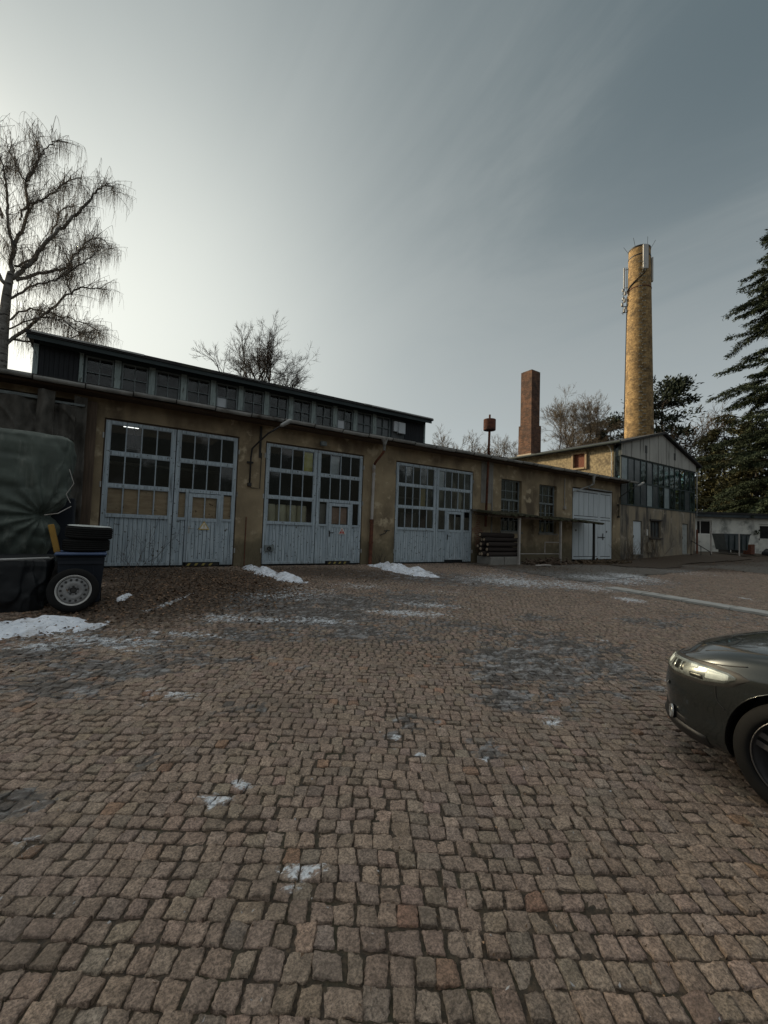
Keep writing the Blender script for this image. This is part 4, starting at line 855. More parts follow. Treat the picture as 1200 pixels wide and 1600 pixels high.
blobby('tarpaulin', [(1.02, -3.2, -.80, 9.6, 11.2), (1.25, -3.2, -.70, 9.52, 11.3), (1.5, -3.25, -.66, 9.46, 11.35), (1.72, -3.25, -.76, 9.52, 11.3), (1.95, -3.25, -.56, 9.5, 11.3), (2.4, -3.25, -.50, 9.52, 11.3), (2.95, -3.22, -.48, 9.55, 11.3), (3.10, -3.2, -.50, 9.6, 11.25), (3.17, -3.15, -.58, 9.68, 11.2)], 'tarpg', TG, 1, .020, folds=star, nz=90, n=220)
mb = MB(); mb.box(-3.1, -.85, 9.75, 11.1, gy0, 1.2); mb.build('pallet_load', Mt['oldwood'], TG)
mb = MB(); mb.tube([(-.80, 9.42, 1.72), (-.62, 9.5, 1.76), (-.45, 9.7, 1.9)], .008, 5); mb.tube([(-.50, 9.46, 2.55), (-.42, 9.46, 2.3), (-.52, 9.44, 2.1), (-.45, 9.44, 1.95)], .006, 5); mb.build('tie_rope', Mt['pvc'], TG)
gy1 = g1(-1.5, 8)
TB = thing('tarp_covered_trailer', (-1.6, 8.6, gy1), 'low black plastic wrapped load with a pale rim left of the bin', 'covered load')
blobby('plastic_cover', [(gy1, -3.0, -.62, 8.02, 9.35), (.6, -3.0, -.58, 7.98, 9.35), (.95, -3.0, -.56, 7.98, 9.35), (1.03, -3.0, -.58, 8.0, 9.3), (1.06, -2.95, -.62, 8.05, 9.25)], 'tarpb', TB, 5, .035, nz=44, n=180)
pts = [(-3.0+2.4*t, 7.985-.03*math.sin(t*3.1), 1.075+.02*math.cos(t*5)) for t in np.linspace(0, 1, 14)]+[(-.575, 8.06, 1.06), (-.555, 8.3, 1.06)]
MB().tube(pts, .014, 6).build('rim_hem', Mt['gutter'], TB, smooth=True)
# bin
gb = g1(-.2, 8.3)
BN = thing('waste_bin', (-.2, 8.35, gb), 'dark blue bin with bright blue lid carrying two tyres', 'bin')
def frust(mb, x0, x1, y0, y1, z0, X0, X1, Y0, Y1, z1):
    n = len(mb.v); mb.v += [(x0, y0, z0), (x1, y0, z0), (x1, y1, z0), (x0, y1, z0), (X0, Y0, z1), (X1, Y0, z1), (X1, Y1, z1), (X0, Y1, z1)]
    for q in ((0, 3, 2, 1), (4, 5, 6, 7), (0, 1, 5, 4), (1, 2, 6, 5), (2, 3, 7, 6), (3, 0, 4, 7)): mb.f.append(tuple(n+i for i in q))
bx0, bx1 = -.50, .10
mb = MB(); frust(mb, bx0+.05, bx1-.04, 8.14, 8.66, gb+.06, bx0, bx1, 8.06, 8.74, 1.08); mb.box(bx0-.015, bx1+.015, 8.045, 8.755, 1.08, 1.11); mb.build('bin_body', Mt['bin'], BN, bevel=.02)
mb = MB(); frust(mb, bx0-.04, bx1+.03, 8.02, 8.78, 1.112, bx0-.03, bx1+.01, 8.05, 8.76, 1.155); mb.tube([(bx0-.03, 8.0, 1.13), (bx1+.02, 8.0, 1.13)], .018, 6); mb.build('lid', Mt['lid'], BN, bevel=.012)
mb = MB(); [mb.box(x-.008, x+.008, 8.075, 8.10, gb+.25, 1.0) for x in (bx0+.14, bx1-.14)]; mb.box(bx0+.01, bx1-.01, 8.05, 8.07, .98, 1.03); mb.build('rib', Mt['bin'], BN)
mb = MB(); mb.tube([(bx0+.05, 8.8, 1.02), (bx1-.05, 8.8, 1.02)], .015, 6); mb.build('handle', Mt['bin'], BN)
for sx in (bx0+.02, bx1-.06): MB().lathe([(0, 0), (.095, 0), (.1, .02), (.095, .045), (0, .045)], (sx, 8.66, gb+.10), 18, 'X').build('wheel', Mt['rubber'], BN, smooth=True)
def tyre_prof(R=.315, rin=.20, w=.195):
    h = w/2; p = [(rin, -h*.72), (rin+.02, -h*.95), (R-.06, -h), (R-.02, -h*.9), (R, -h*.72)]
    for g_ in (-.45, -.12, .22, .52): p += [(R, (g_-.05)*h), (R-.008, (g_-.04)*h), (R-.008, (g_+.04)*h), (R, (g_+.05)*h)]
    p += [(R, h*.72), (R-.02, h*.9), (R-.06, h), (rin+.02, h*.95), (rin, h*.72), (rin-.005, 0), (rin, -h*.72)]; return p
def tyre(loc, label, tilt=(0, 0, 0), group='tyres stacked on the bin lid'):
    o = MB().lathe(tyre_prof(), (0, 0, 0), 48).build('tyre', Mt['rubber'], smooth=True); o.location = loc; o.rotation_euler = tilt
    for p in o.data.polygons: pass
    return tag(o, label, 'tyre', group)
tyre((-.155, 8.38, 1.255), 'lower tyre lying on the blue bin lid')
tyre((-.125, 8.36, 1.455), 'upper tyre with a frosty pale rim on top of the bin stack', (R_(1.5), R_(2), 0))
o = MB().lathe([(.20, 0), (.27, .012), (.295, .003), (.27, .004), (.20, -.006)], (0, 0, 0), 40).build('frost_ring', mat('thin_frost', (.55, .58, .56), (.4, .43, .42), 6, .7)); o.location = (-.125, 8.36, 1.553); o.rotation_euler = (R_(1.5), R_(2), 0); tag(o, 'thin frost lying on the sidewall of the upper tyre', 'frost')
# leaning spare wheel
WH = thing('spare_wheel', (-.27, 7.80, g1(-.27, 7.8)+.315), 'spare wheel with bare steel rim leaning against the bin', 'wheel')
ORG[WH.name] = Vector((0, 0, 0))
WH.rotation_euler = (R_(-9), 0, R_(4))
MB().lathe(tyre_prof(.315, .205, .19), (0, 0, 0), 64, 'Y').build('tyre', Mt['rubber'], WH, smooth=True)
MB().lathe([(.210, -.085), (.218, -.088), (.220, -.078), (.198, -.070), (.190, -.02), (.186, .06), (.20, .085)], (0, 0, 0), 64, 'Y').build('rim', mat('bright_rim_edge', (.62, .62, .6), (.5, .5, .48), 10, .4, metal=.3), WH, smooth=True)
dsk = MB(); dsk.lathe([(.189, -.045), (.170, -.060), (.150, -.052), (.125, -.060), (.105, -.068), (.070, -.050), (.045, -.050), (.040, -.045)], (0, 0, 0), 64, 'Y').build('wheel_disc', Mt['steelwheel'], WH, smooth=True)
hl = MB()
for k in range(14):
    a = 2*math.pi*k/14; hl.lathe([(0, 0), (.017, 0), (.017, .012)], (.152*math.cos(a), -.066, .152*math.sin(a)), 12, 'Y')
for k in range(5):
    a = 2*math.pi*k/5+.3; hl.lathe([(0, 0), (.015, 0), (.015, .008)], (.055*math.cos(a), -.058, .055*math.sin(a)), 10, 'Y')
hl.lathe([(0, 0), (.034, 0), (.034, .01)], (0, -.056, 0), 20, 'Y'); hl.build('disc_holes', Mt['black'], WH)
bl = MB()
for k in range(5):
    a = 2*math.pi*(k+.5)/5+.3; bl.lathe([(0, -.012), (.012, -.008), (.013, .01)], (.055*math.cos(a), -.056, .055*math.sin(a)), 10, 'Y')
bl.build('disc_embossing', Mt['steelwheel'], WH, smooth=True)
o = MB().obox((0, 0, .2), Vector((1, 0, 0)), Vector((0, 1, 0)), Vector((0, 0, 1)), .04, .03, .22).build('yellow_strip', Mt['yel'], bevel=.01); o.location = (-.52, 8.3, 1.16); o.rotation_euler = (R_(-6), R_(-14), 0); tag(o, 'yellow ochre plastic bar leaning behind the bin', 'bar')
# dark clutter inside the bay
o = MB().box(-.95, -.45, 10.8, 11.6, g1(-.7, 11), 2.1).build('dark_cabinet', Mt['bin'], org=(-.7, 11.2, .42), bevel=.02); o.location = (-.7, 11.2, .42); tag(o, 'dark blue cabinet in shadow behind the tyres', 'cabinet')
# bare shrub beside the bin and by the walls
def shrub(x, y, h, n, label, spread=.35, r=.006, m='twig', seed=1, group='bare leafless shrubs'):
    rd = random.Random(seed); mb = MB(); z0 = g1(x, y)-.02 if y < 13.2 else .5
    def grow(p, d, l, rr, lev):
        pts = [p]
        for i in range(4):
            d = (d+Vector((rd.uniform(-.25, .25), rd.uniform(-.25, .25), rd.uniform(-.05, .25)))).normalized(); pts.append(pts[-1]+d*l/4)
            if lev < 3 and rd.random() < .7: grow(pts[-1], (d+Vector((rd.uniform(-1, 1), rd.uniform(-1, 1), .2))).normalized(), l*.55, rr*.6, lev+1)
        mb.tube(pts, [rr, rr*.85, rr*.7, rr*.5, rr*.3], 4, cap=False)
    for k in range(n):
        a = rd.random()*6.28; s = rd.uniform(0, spread*.5)
        grow(Vector((x+math.cos(a)*s, y+math.sin(a)*s, z0)), Vector((math.cos(a)*spread, math.sin(a)*spread, 1)).normalized(), h*rd.uniform(.6, 1), r, 0)
    o = mb.build('bare_shrub', Mt[m], org=(x, y, z0)); o.location = (x, y, z0); tag(o, label, 'shrub', group)
shrub(.42, 8.9, 1.0, 4, 'thin bare shrub growing beside the blue bin', .45, .007, seed=3)
shrub(3.55, 12.6, .5, 7, 'low dead weeds at the foot of the wall right of the first gate', .6, .004, 'brushwood', seed=5)
shrub(8.15, 12.7, .45, 9, 'dark weeds round the foot of the grey downpipe', .5, .005, seed=6)
shrub(23.9, 12.5, 1.0, 14, 'tangled dead bramble right of the white gate', .8, .008, 'brushwood', seed=7)
shrub(24.9, 12.6, .8, 12, 'brown dead weeds left of the narrow white door', .8, .008, 'brushwood', seed=8)
shrub(27.4, 12.5, 1.2, 10, 'dead climbing stems right of the narrow white door', .5, .010, 'brushwood', seed=9)

# ------------------------------------------------------------ canopy, poles, timber, frame
CN = thing('canopy', (16.7, 12.4, g1(16.7, 12)), 'low mossy lean-to canopy on thin posts under the two wall windows', 'canopy')
mb = MB(); n = 40
rd = random.Random(4)
for i in range(n):
    x0 = 12.75+i*8.05/n; x1 = x0+8.05/n-.012; z = 2.56-.02*math.sin(i*.4)-.003*i+rd.uniform(-.018, .018); y0 = 11.85+rd.uniform(-.06, .05)
    b = len(mb.v); t = .07+rd.uniform(-.02, .03)
    for (xx, yy, zz) in ((x0, y0, z), (x1, y0, z), (x1, 12.97, z+.16), (x0, 12.97, z+.16)): mb.v.append((xx, yy, zz-t))
    for (xx, yy, zz) in ((x0, y0, z), (x1, y0, z), (x1, 12.97, z+.16), (x0, 12.97, z+.16)): mb.v.append((xx, yy, zz))
    for q in ((0, 3, 2, 1), (4, 5, 6, 7), (0, 1, 5, 4), (1, 2, 6, 5), (2, 3, 7, 6), (3, 0, 4, 7)): mb.f.append(tuple(b+i_ for i_ in q))
mb.build('canopy_roof', Mt['moss'], CN)
MB().box(12.8, 20.6, 11.98, 12.04, 2.38, 2.46).box(12.8, 20.6, 12.7, 12.76, 2.46, 2.54).build('purlin', Mt['oldwood'], CN)
for x, m, s in ((14.62, 'pvc', .045), (17.43, 'pvc', .035), (20.07, 'black', .05)):
    MB().box(x-s, x+s, 11.97, 12.05, g1(x, 12)-.02, 2.40).build('post', Mt[m], CN)
t = thing('vent_pipe', (13.5, 12.8, .5), 'rusty vertical pipe with a drum on top rising above the eaves', 'pipe')
MB().tube([(13.48, 12.82, 2.0), (13.54, 12.8, 4.6), (13.57, 12.32, 4.62), (13.57, 12.32, 6.1)][:2]+[(13.55, 12.8, 5.0)], .05, 8).tube([(13.55, 12.8, 4.95), (13.58, 12.8, 6.1)], .05, 8).build('pipe', Mt['rust'], t, smooth=True)
MB().lathe([(0, 6.08), (.25, 6.08), (.255, 6.1), (.255, 6.52), (.25, 6.54), (.05, 6.56), (.04, 6.57), (.04, 6.75), (0, 6.75)], (13.58, 12.8, 0), 24).build('drum', Mt['rust'], t)
t2 = random.Random(9)
ml = mat('dark_pole_wood', (.035, .024, .02), (.02, .015, .013), 4, .9, .006, 14, (.5, 8, 8)); me_ = mat('pale_pole_end', (.45, .36, .26), (.33, .26, .18), 30, .9)
rowsl = [(12.15, .88), (12.38, .90), (12.62, .88), (12.26, 1.08), (12.5, 1.10), (12.2, 1.28), (12.45, 1.29), (12.7, 1.2), (12.33, 1.47), (12.6, 1.47), (12.5, 1.66)]
wh = ['front pole in the bottom layer', 'middle pole in the bottom layer', 'rear pole in the bottom layer', 'front pole of the second layer', 'rear pole of the second layer', 'front pole of the third layer', 'middle pole of the third layer', 'rear pole resting near the wall', 'front pole of the fourth layer', 'rear pole of the fourth layer', 'topmost pole']
for (y, z), w in zip(rowsl, wh):
    x0 = 12.95+t2.uniform(-.12, .12); x1 = 14.85+t2.uniform(-.15, .1); r = t2.uniform(.085, .105)
    T = thing('timber_pole', (x0, y, z), w+' of the dark timber stack under the canopy', 'pole', 'stacked dark timber poles')
    MB().tube([(x0, y, z), (x1, y, z+t2.uniform(-.01, .01))], r, 10).build('pole_wood', ml, T, smooth=False)
    MB().tube([(x0-.006, y, z), (x0-.002, y, z)], r*.62, 10).build('cut_end', me_, T)
for xa, xb, lab in ((13.0, 13.78, 'left concrete block carrying the timber poles'), (13.82, 14.6, 'right concrete block carrying the timber poles')):
    o = MB().box(xa, xb, 12.05, 12.8, .42, .79).build('concrete_block', Mt['concrete'], org=(xa, 12.4, .42), bevel=.015); o.location = (xa, 12.4, .42); tag(o, lab, 'block', 'concrete blocks under the timber stack')
MB_ = MB()
for a, b in (((16.65, .9), (16.65, 1.42)), ((16.65, 1.42), (17.8, 1.42)), ((17.8, 1.42), (17.8, .9)), ((14.8, .9), (17.8, .9)), ((14.8, .9), (14.8, .5)), ((17.8, .9), (17.8, .5))): MB_.tube([(a[0], 12.25, a[1]), (b[0], 12.25, b[1])], .018, 6)
o = MB_.build('metal_frame', Mt['pvc'], org=(16.2, 12.25, .5)); o.location = (16.2, 12.25, .5); tag(o, 'pale thin metal frame standing under the canopy', 'frame')
# debris heap
def heap(x, y, rx, ry, h, n, m, name, label, seed, cat):
    rd = random.Random(seed); mb = MB()
    for _ in range(n):
        a = rd.random()*6.28; s = math.sqrt(rd.random()); px_, py_ = x+rx*s*math.cos(a), y+ry*s*math.sin(a); z = g1(px_, py_)+h*(1-s*s)*rd.random()
        ax = Vector((rd.uniform(-1, 1), rd.uniform(-1, 1), rd.uniform(-.4, .4))).normalized(); ay = ax.cross(Vector((0, 0, 1))).normalized(); az = ax.cross(ay)
        mb.obox((px_, py_, z+.02), ax, ay, az, rd.uniform(.05, .28), rd.uniform(.01, .06), rd.uniform(.008, .04))
    o = mb.build(name, Mt[m], org=(x, y, g1(x, y))); o.location = (x, y, g1(x, y)); return tag(o, label, cat, kind=None)
heap(16.6, 12.0, 1.6, .5, .25, 120, 'oldwood', 'debris_heap', 'heap of broken boards and scrap on the ground under the canopy', 2, 'debris')
heap(20.5, 11.9, 2.6, .5, .12, 120, 'brushwood', 'debris_heap', 'low strip of dead stalks and rubbish before the white gate', 3, 'debris')
o = MB().tube([(14.9, 11.4, .47), (15.3, 11.2, .50), (15.75, 11.3, .47)], .035, 8).build('bent_pipe', Mt['pvc'], org=(15.3, 11.3, .45)); o.location = (15.3, 11.3, .45); tag(o, 'short bent pale pipe lying on the ground by the left canopy post', 'pipe')

# ------------------------------------------------------------ glazed annex building
AX = thing('annex_building', (29, 13, .7), 'two storey building with glazed upper floor and grey clad gable', 'building')
mb = MB(); mb.panel(24.3, 33.75, .2, 3.62, 13.0, 13.3, [(25.68, 26.66, .78, 2.78), (27.66, 28.95, 1.83, 2.86), (31.85, 32.68, .82, 2.84)]); mb.panel(13.3, 21, .2, 3.62, 33.45, 33.75, [], 'X')
mb.build('wall', Mt['annexwall'], AX)
mb = MB(); mb.panel(13.42, 22.5, 3.0, 7.12, 24.3, 24.55, [(15.12, 15.88, 5.95, 6.80)], 'X'); mb.box(24.3, 33.7, 22.3, 22.5, .3, 7.0); mb.build('side_wall', Mt['roughcast'], AX)
mb = MB(); mb.box(24.2, 24.3, 15.0, 15.12, 5.85, 6.92).box(24.2, 24.3, 15.88, 16.0, 5.85, 6.92).box(24.2, 24.3, 15.12, 15.88, 6.8, 6.92).box(24.18, 24.3, 15.12, 15.88, 5.85, 5.95); sw = mb.build('window_surround', mat('pale_ochre_surround', (.42, .32, .20), (.35, .26, .17), 4, .9), AX)
MB().box(24.36, 24.4, 15.12, 15.88, 5.95, 6.8).build('boarded_opening', Mt['winred'], sw)
mb = MB(); mb.box(24.32, 24.36, 13.32, 13.42, 3.6, 7.0); mb.build('corner_frame', Mt['teal'], AX)
MB().box(24.34, 24.35, 13.02, 13.32, 3.7, 6.9).build('corner_glazing', Mt['glassx'], AX)
# gable cladding panels
def rz_(x): return 8.35-.245*(29-x) if x < 29 else 8.35-.30*(x-29)
for k in range(9):
    xa = 24.28+k*1.055; xb = min(24.28+(k+1)*1.055-.055, 33.72)
    pl = [(xa, 6.42), (xb, 6.42), (xb, rz_(xb)-.1)] + ([(29, 8.25)] if xa < 29 < xb else []) + [(xa, rz_(xa)-.1)]
    MB().prism(pl, 12.93, 12.97, 'Y').build('cladding_panel', Mt['clad'], AX)
mb = MB(); mb.prism([(24.26, 6.38), (33.74, 6.38), (33.74, rz_(33.74)-.12), (29, 8.2), (24.26, rz_(24.26)-.12)], 12.972, 13.1, 'Y')
mb.build('gable_backing', Mt['teal'], AX)
mb = MB()
for x in (26.98, 30.62):
    MB().box(x-.12, x+.12, 12.915, 12.929, 6.85, 7.30).build('gable_slot', Mt['black'], AX)
mb.box(26.93, 27.03, 12.918, 12.929, 6.45, 6.85); mb.build('gable_stain', Mt['roof'], AX)
mb = MB()
mb.prism([(23.85, rz_(23.85)), (29, 8.42), (34.1, rz_(34.1)+.05), (34.1, rz_(34.1)-.07), (29, 8.28), (23.85, rz_(23.85)-.12)], 12.72, 22.8, 'Y')
mb.build('roof', Mt['roof'], AX)
MB().tube([(23.8, 12.75, 7.08), (23.8, 22.8, 7.08)], .075, 8).tube([(34.15, 12.75, 6.78), (34.15, 22.8, 6.78)], .075, 8).build('eaves_gutter', Mt['teal'], AX); mb = MB(); mb.tube([(23.85, 13.5, 7.0), (24.1, 13.48, 6.85), (24.2, 13.46, 6.6), (24.22, 13.46, 4.95)], .035, 6)
mb.tube([(34.15, 12.85, 6.7), (33.85, 12.93, 6.3), (33.85, 12.93, 2.5)], .045, 7); mb.build('gutter', Mt['gutter'], AX)
MB().tube([(33.85, 12.93, 2.5), (33.85, 12.93, .85)], .06, 8).build('rusty_downpipe', Mt['rust'], AX)
# glazing band: 13 bays x 2 rows, every pane its own
nb = 13; bw = 9.28/nb; fr = MB()
for k in range(nb+1): fr.box(24.36+k*bw-.028, 24.36+k*bw+.028, 12.98, 13.06, 3.64, 6.38)
fr.box(24.3, 33.7, 12.972, 13.07, 3.62, 3.70); fr.box(24.3, 33.7, 12.985, 13.05, 4.98, 5.05); fr.box(24.3, 33.7, 12.985, 13.05, 6.33, 6.379)
for k in range(1, 8): fr.box(33.6, 33.66, 13.06+k*.75, 13.11+k*.75, 3.62, 6.38)
fr.box(33.59, 33.67, 13.06, 19, 4.98, 5.05); fr.build('glazing_frame', Mt['teal'], AX)
top = 'PGGxGxxxxxxxx'; bot = 'GxGGPGxPxxxGx'
for row, z0, z1 in ((top, 5.06, 6.32), (bot, 3.71, 4.97)):
    for k, c in enumerate(row):
        if (row is top and k == 10) or (row is bot and k == 9): continue       # missing panes
        MB().box(24.36+k*bw+.03, 24.36+(k+1)*bw-.03, 13.01, 13.018, z0, z1).build('glazing_pane', {'P': Mt['pane_pale'], 'G': Mt['pane_grey'], 'x': Mt['glassx']}[c], AX)
MB().box(33.62, 33.63, 13.06, 19, 3.64, 6.38).build('side_glazing', Mt['glassx'], AX)
MB().box(24.4, 33.4, 13.3, 22, 3.4, 3.5).build('upper_floor', Mt['interior'], AX); MB().box(24.6, 30, 17.5, 17.6, 3.5, 6.9).build('partition', Mt['interior'], AX)
mb = MB()
for k in range(6): mb.box(29.5+k*.8, 29.6+k*.8, 16, 16.1, 3.5, 6.4)
mb.box(27, 28.2, 14.5, 15.5, 3.5, 4.9); mb.build('inner_post', Mt['teal'], AX)
def plain_door(a, b, z0, z1, m):
    d = MB().box(a, b, 13.06, 13.1, z0, z1).build('door', m, AX); 
    MB().box(a+.06, a+.12, 13.03, 13.06, z0+.95, z0+1.1).build('handle', Mt['black'], d); MB().box(a-.06, b+.06, 12.93, 13.0, z0-.06, z0).build('step', Mt['concrete'], d)
plain_door(25.7, 26.64, .84, 2.74, Mt['white']); plain_door(31.87, 32.66, .88, 2.8, mat('grey_worn_door', (.34, .36, .35), (.26, .28, .27), 3, .8, c4=(.05, .05, .05), s4=4.))
f = MB(); f.box(27.66, 27.74, 13.1, 13.16, 1.83, 2.86).box(28.87, 28.95, 13.1, 13.16, 1.83, 2.86).box(27.74, 28.87, 13.1, 13.16, 2.78, 2.86).box(27.74, 28.87, 13.1, 13.16, 1.83, 1.91).box(28.08, 28.14, 13.1, 13.16, 1.91, 2.78).box(28.47, 28.53, 13.1, 13.16, 1.91, 2.78)
f.box(27.55, 29.05, 12.9, 13.0, 1.74, 1.83).box(27.55, 29.05, 12.93, 13.0, 2.86, 2.95)
w = f.build('window', mat('dark_window_frame', (.035, .03, .028), (.05, .045, .04), 6, .7), AX); MB().box(27.7, 28.9, 13.14, 13.145, 1.86, 2.84).build('pane', Mt['pane_grey'], w)
MB().box(27.15, 27.27, 12.95, 13.0, 1.95, 2.3).build('notice_plate', mw, AX); MB().box(27.2, 27.75, 12.9, 13.0, .95, 1.55).box(27.85, 28.05, 12.9, 13.0, 1.15, 1.7).build('meter_box', Mt['annexwall'], AX)
HR = MB(); HR.tube([(32.1, 12.6, 1.75), (33.6, 12.1, 1.05), (33.7, 12.05, .7)], .025, 6); HR.tube([(32.1, 12.6, 1.75), (32.1, 12.6, .8)], .025, 6); HR.tube([(32.9, 12.35, 1.38), (32.9, 12.35, .8)], .02, 6)
o = HR.build('handrail', Mt['black'], org=(32.5, 12.4, .8)); o.location = (32.5, 12.4, .8); tag(o, 'black sloping handrail before the right hand grey door', 'handrail')
# ------------------------------------------------------------ chimneys
t = thing('brick_chimney', (26, 20.5, 7.4), 'square red brick chimney rising from the annex roof', 'chimney')
MB().box(25.45, 26.55, 20.0, 21.12, 6.6, 9.75).build('base', Mt['brickr'], t); MB().box(25.53, 26.47, 20.08, 21.04, 9.751, 13.75).build('shaft', Mt['brickr'], t)
MB().box(25.60, 26.40, 20.15, 20.97, 13.751, 13.80).build('cap', Mt['black'], t); MB().box(25.40, 26.6, 19.95, 21.17, 7.36, 7.62).build('flashing', mat('cream_flashing', (.55, .47, .36), (.45, .38, .3), 5, .8), t)
def round_chimney():
    cx, cy = 46.7, 23.1; t = thing('round_chimney', (cx, cy, 1), 'tall round yellow brick factory chimney with antennas', 'chimney')
    n = 48; zs = np.linspace(1, 32.6, 44); mb = MB(); mb.uv = []
    def rad(z): return 1.54+(1.03-1.54)*(z-1)/31.6
    for z in zs:
        for k in range(n): a = 2*math.pi*k/n; mb.v.append((cx+rad(z)*math.cos(a), cy+rad(z)*math.sin(a), z))
    for i in range(len(zs)-1):
        for k in range(n):
            mb.f.append((i*n+k, i*n+(k+1) % n, (i+1)*n+(k+1) % n, (i+1)*n+k)); c = 2*math.pi*1.3/n
            mb.uv += [(k*c, zs[i]), ((k+1)*c, zs[i]), ((k+1)*c, zs[i+1]), (k*c, zs[i+1])]
    s = mb.build('shaft', Mt['bricky'], t); s.data.shade_smooth()
    MB().lathe([(1.05, 31.6), (1.07, 31.62), (1.07, 31.72), (1.05, 31.74)], (cx, cy, 0), 48).lathe([(1.03, 32.5), (1.06, 32.52), (1.06, 32.66), (.75, 32.68), (.75, 31)], (cx, cy, 0), 48).build('top_band', Mt['black'], t)
    def ring(z): MB().lathe([(rad(z)+.005, z-.05), (rad(z)+.025, z-.05), (rad(z)+.025, z+.05), (rad(z)+.005, z+.05)], (cx, cy, 0), 48).build('iron_hoop', Mt['rust'], t, smooth=True)
    ring(28.2)
    toc = Vector((-cx, -cy, 0)).normalized(); side = Vector((toc.y, -toc.x, 0))   # toward the yard; side = left in view
    left = -side if (side.dot(Vector(CR)) > 0) else side
    # two staggered lines of climbing irons facing the yard
    aI = (toc*.97-left*.22).normalized(); tang = Vector((-aI.y, aI.x, 0)); z = 5; k = 0
    while z < 31:
        r = rad(z); p = Vector((cx, cy, z))+aI*r; w = tang*(.17 if k % 2 else -.17); h = tang*.13
        a, b = p+w-h, p+w+h; MB().tube([a, a+aI*.18, b+aI*.18, b], .03, 5).build('climbing_iron', Mt['clerframe'], t); z += .33; k += 1
    lr = MB()
    for a, L_, lean in ((0.4, 1.0, .3), (1.9, .95, .9), (3.2, .8, .9), (4.4, .9, .05), (5.4, .95, .9)):
        d = Vector((math.cos(a), math.sin(a), 0)); p = Vector((cx, cy, 32.6))+d*1.0; lr.tube([p, p+Vector((0, 0, L_))+d*L_*lean*.6], .018, 5)
    lr.build('lightning_rod', Mt['black'], t)
    dl = left*.93+toc*.1; cb = MB(); cb.tube([Vector((cx, cy, z))+dl.normalized()*(rad(z)+.05) for z in np.linspace(4, 27.8, 14)], .04, 5); cb.build('down_cable', Mt['black'], t)
    def ant(d, out, z0, z1, w, label):
        T = thing('panel_antenna', tuple(Vector((cx, cy, z0))+d*(1.05+out)), label, 'antenna', 'mobile phone antennas on the round chimney'); c = Vector((cx, cy, (z0+z1)/2))+d*(1.06+out); tg = Vector((-d.y, d.x, 0))
        MB().obox(c, tg, d, Vector((0, 0, 1)), w, .08, (z1-z0)/2).build('antenna_panel', Mt['antenna'], T, bevel=.03)
        b = MB()
        for z in (z0+.2, z1-.2): b.tube([Vector((cx, cy, z))+d*.95, Vector((cx, cy, z))+d*(1.0+out)], .03, 6)
        b.tube([Vector((cx, cy, z0-.25))+d*(1.0+out*.5), Vector((cx, cy, z1+.05))+d*(1.0+out*.5)], .035, 6); b.build('mounting_pole', Mt['clerframe'], T)
    ant((toc*.93-left*.48).normalized(), .14, 29.9, 32.5, .26, 'large pale antenna panel on the chimney side facing the yard')
    ant((left*.98+toc*.1).normalized(), .36, 28.6, 31.0, .17, 'slim antenna panel on the left flank of the chimney')
    ant((-left*.98-toc*.15).normalized(), .12, 29.0, 31.6, .16, 'antenna panel half hidden on the right flank of the chimney')
    d = (left*.97+toc*.2).normalized(); eq = MB(); rd = random.Random(3)
    for k in range(7):
        z = 26.2+k*.36; c = Vector((cx, cy, z))+d*(rad(z)+rd.uniform(.22, .5))+toc*rd.uniform(-.2, .3); eq.obox(c, Vector((-d.y, d.x, 0)), d, Vector((0, 0, 1)), rd.uniform(.1, .2), rd.uniform(.07, .12), rd.uniform(.1, .17))
    T = thing('radio_unit', tuple(Vector((cx, cy, 26.2))+d*1.3), 'cluster of small grey radio boxes below the slim antenna', 'radio box'); eq.build('box_unit', Mt['antenna'], T, bevel=.02)
    rg = MB()
    for z in (26.0, 26.7, 27.4, 28.1): rg.tube([Vector((cx, cy, z))+d*rad(z)*.95, Vector((cx, cy, z))+d*(rad(z)+.55)], .03, 6)
    rg.tube([Vector((cx, cy, 25.8))+d*(1.55), Vector((cx, cy, 28.4))+d*(1.5)], .03, 6); rg.build('rack', Mt['black'], T)
    arc = []
    a0 = math.atan2(d.y, d.x); a1 = math.atan2((toc*.93-left*.48).y, (toc*.93-left*.48).x)
    da = (a1-a0+math.pi) % (2*math.pi)-math.pi
    for k in range(14):
        f = k/13; a = a0+da*f; z = 28.2+1.4*f-.15*math.sin(f*math.pi); arc.append((cx+(rad(z)+.06)*math.cos(a), cy+(rad(z)+.06)*math.sin(a), z))
    MB().tube(arc, .05, 6).build('feeder_cable', Mt['black'], t)
round_chimney()

# ------------------------------------------------------------ shed at the right, bits before it
A_ = Vector((.836, -.5487, 0)); B_ = Vector((.5487, .836, 0)); S0 = Vector((36.6, 15.4, .85))
SH = thing('pale_shed', tuple(S0), 'low pale flat roofed shed at the right edge of the yard', 'shed'); SH.rotation_euler = (0, 0, math.atan2(A_.y, A_.x)); ORG[SH.name] = Vector((0, 0, 0))
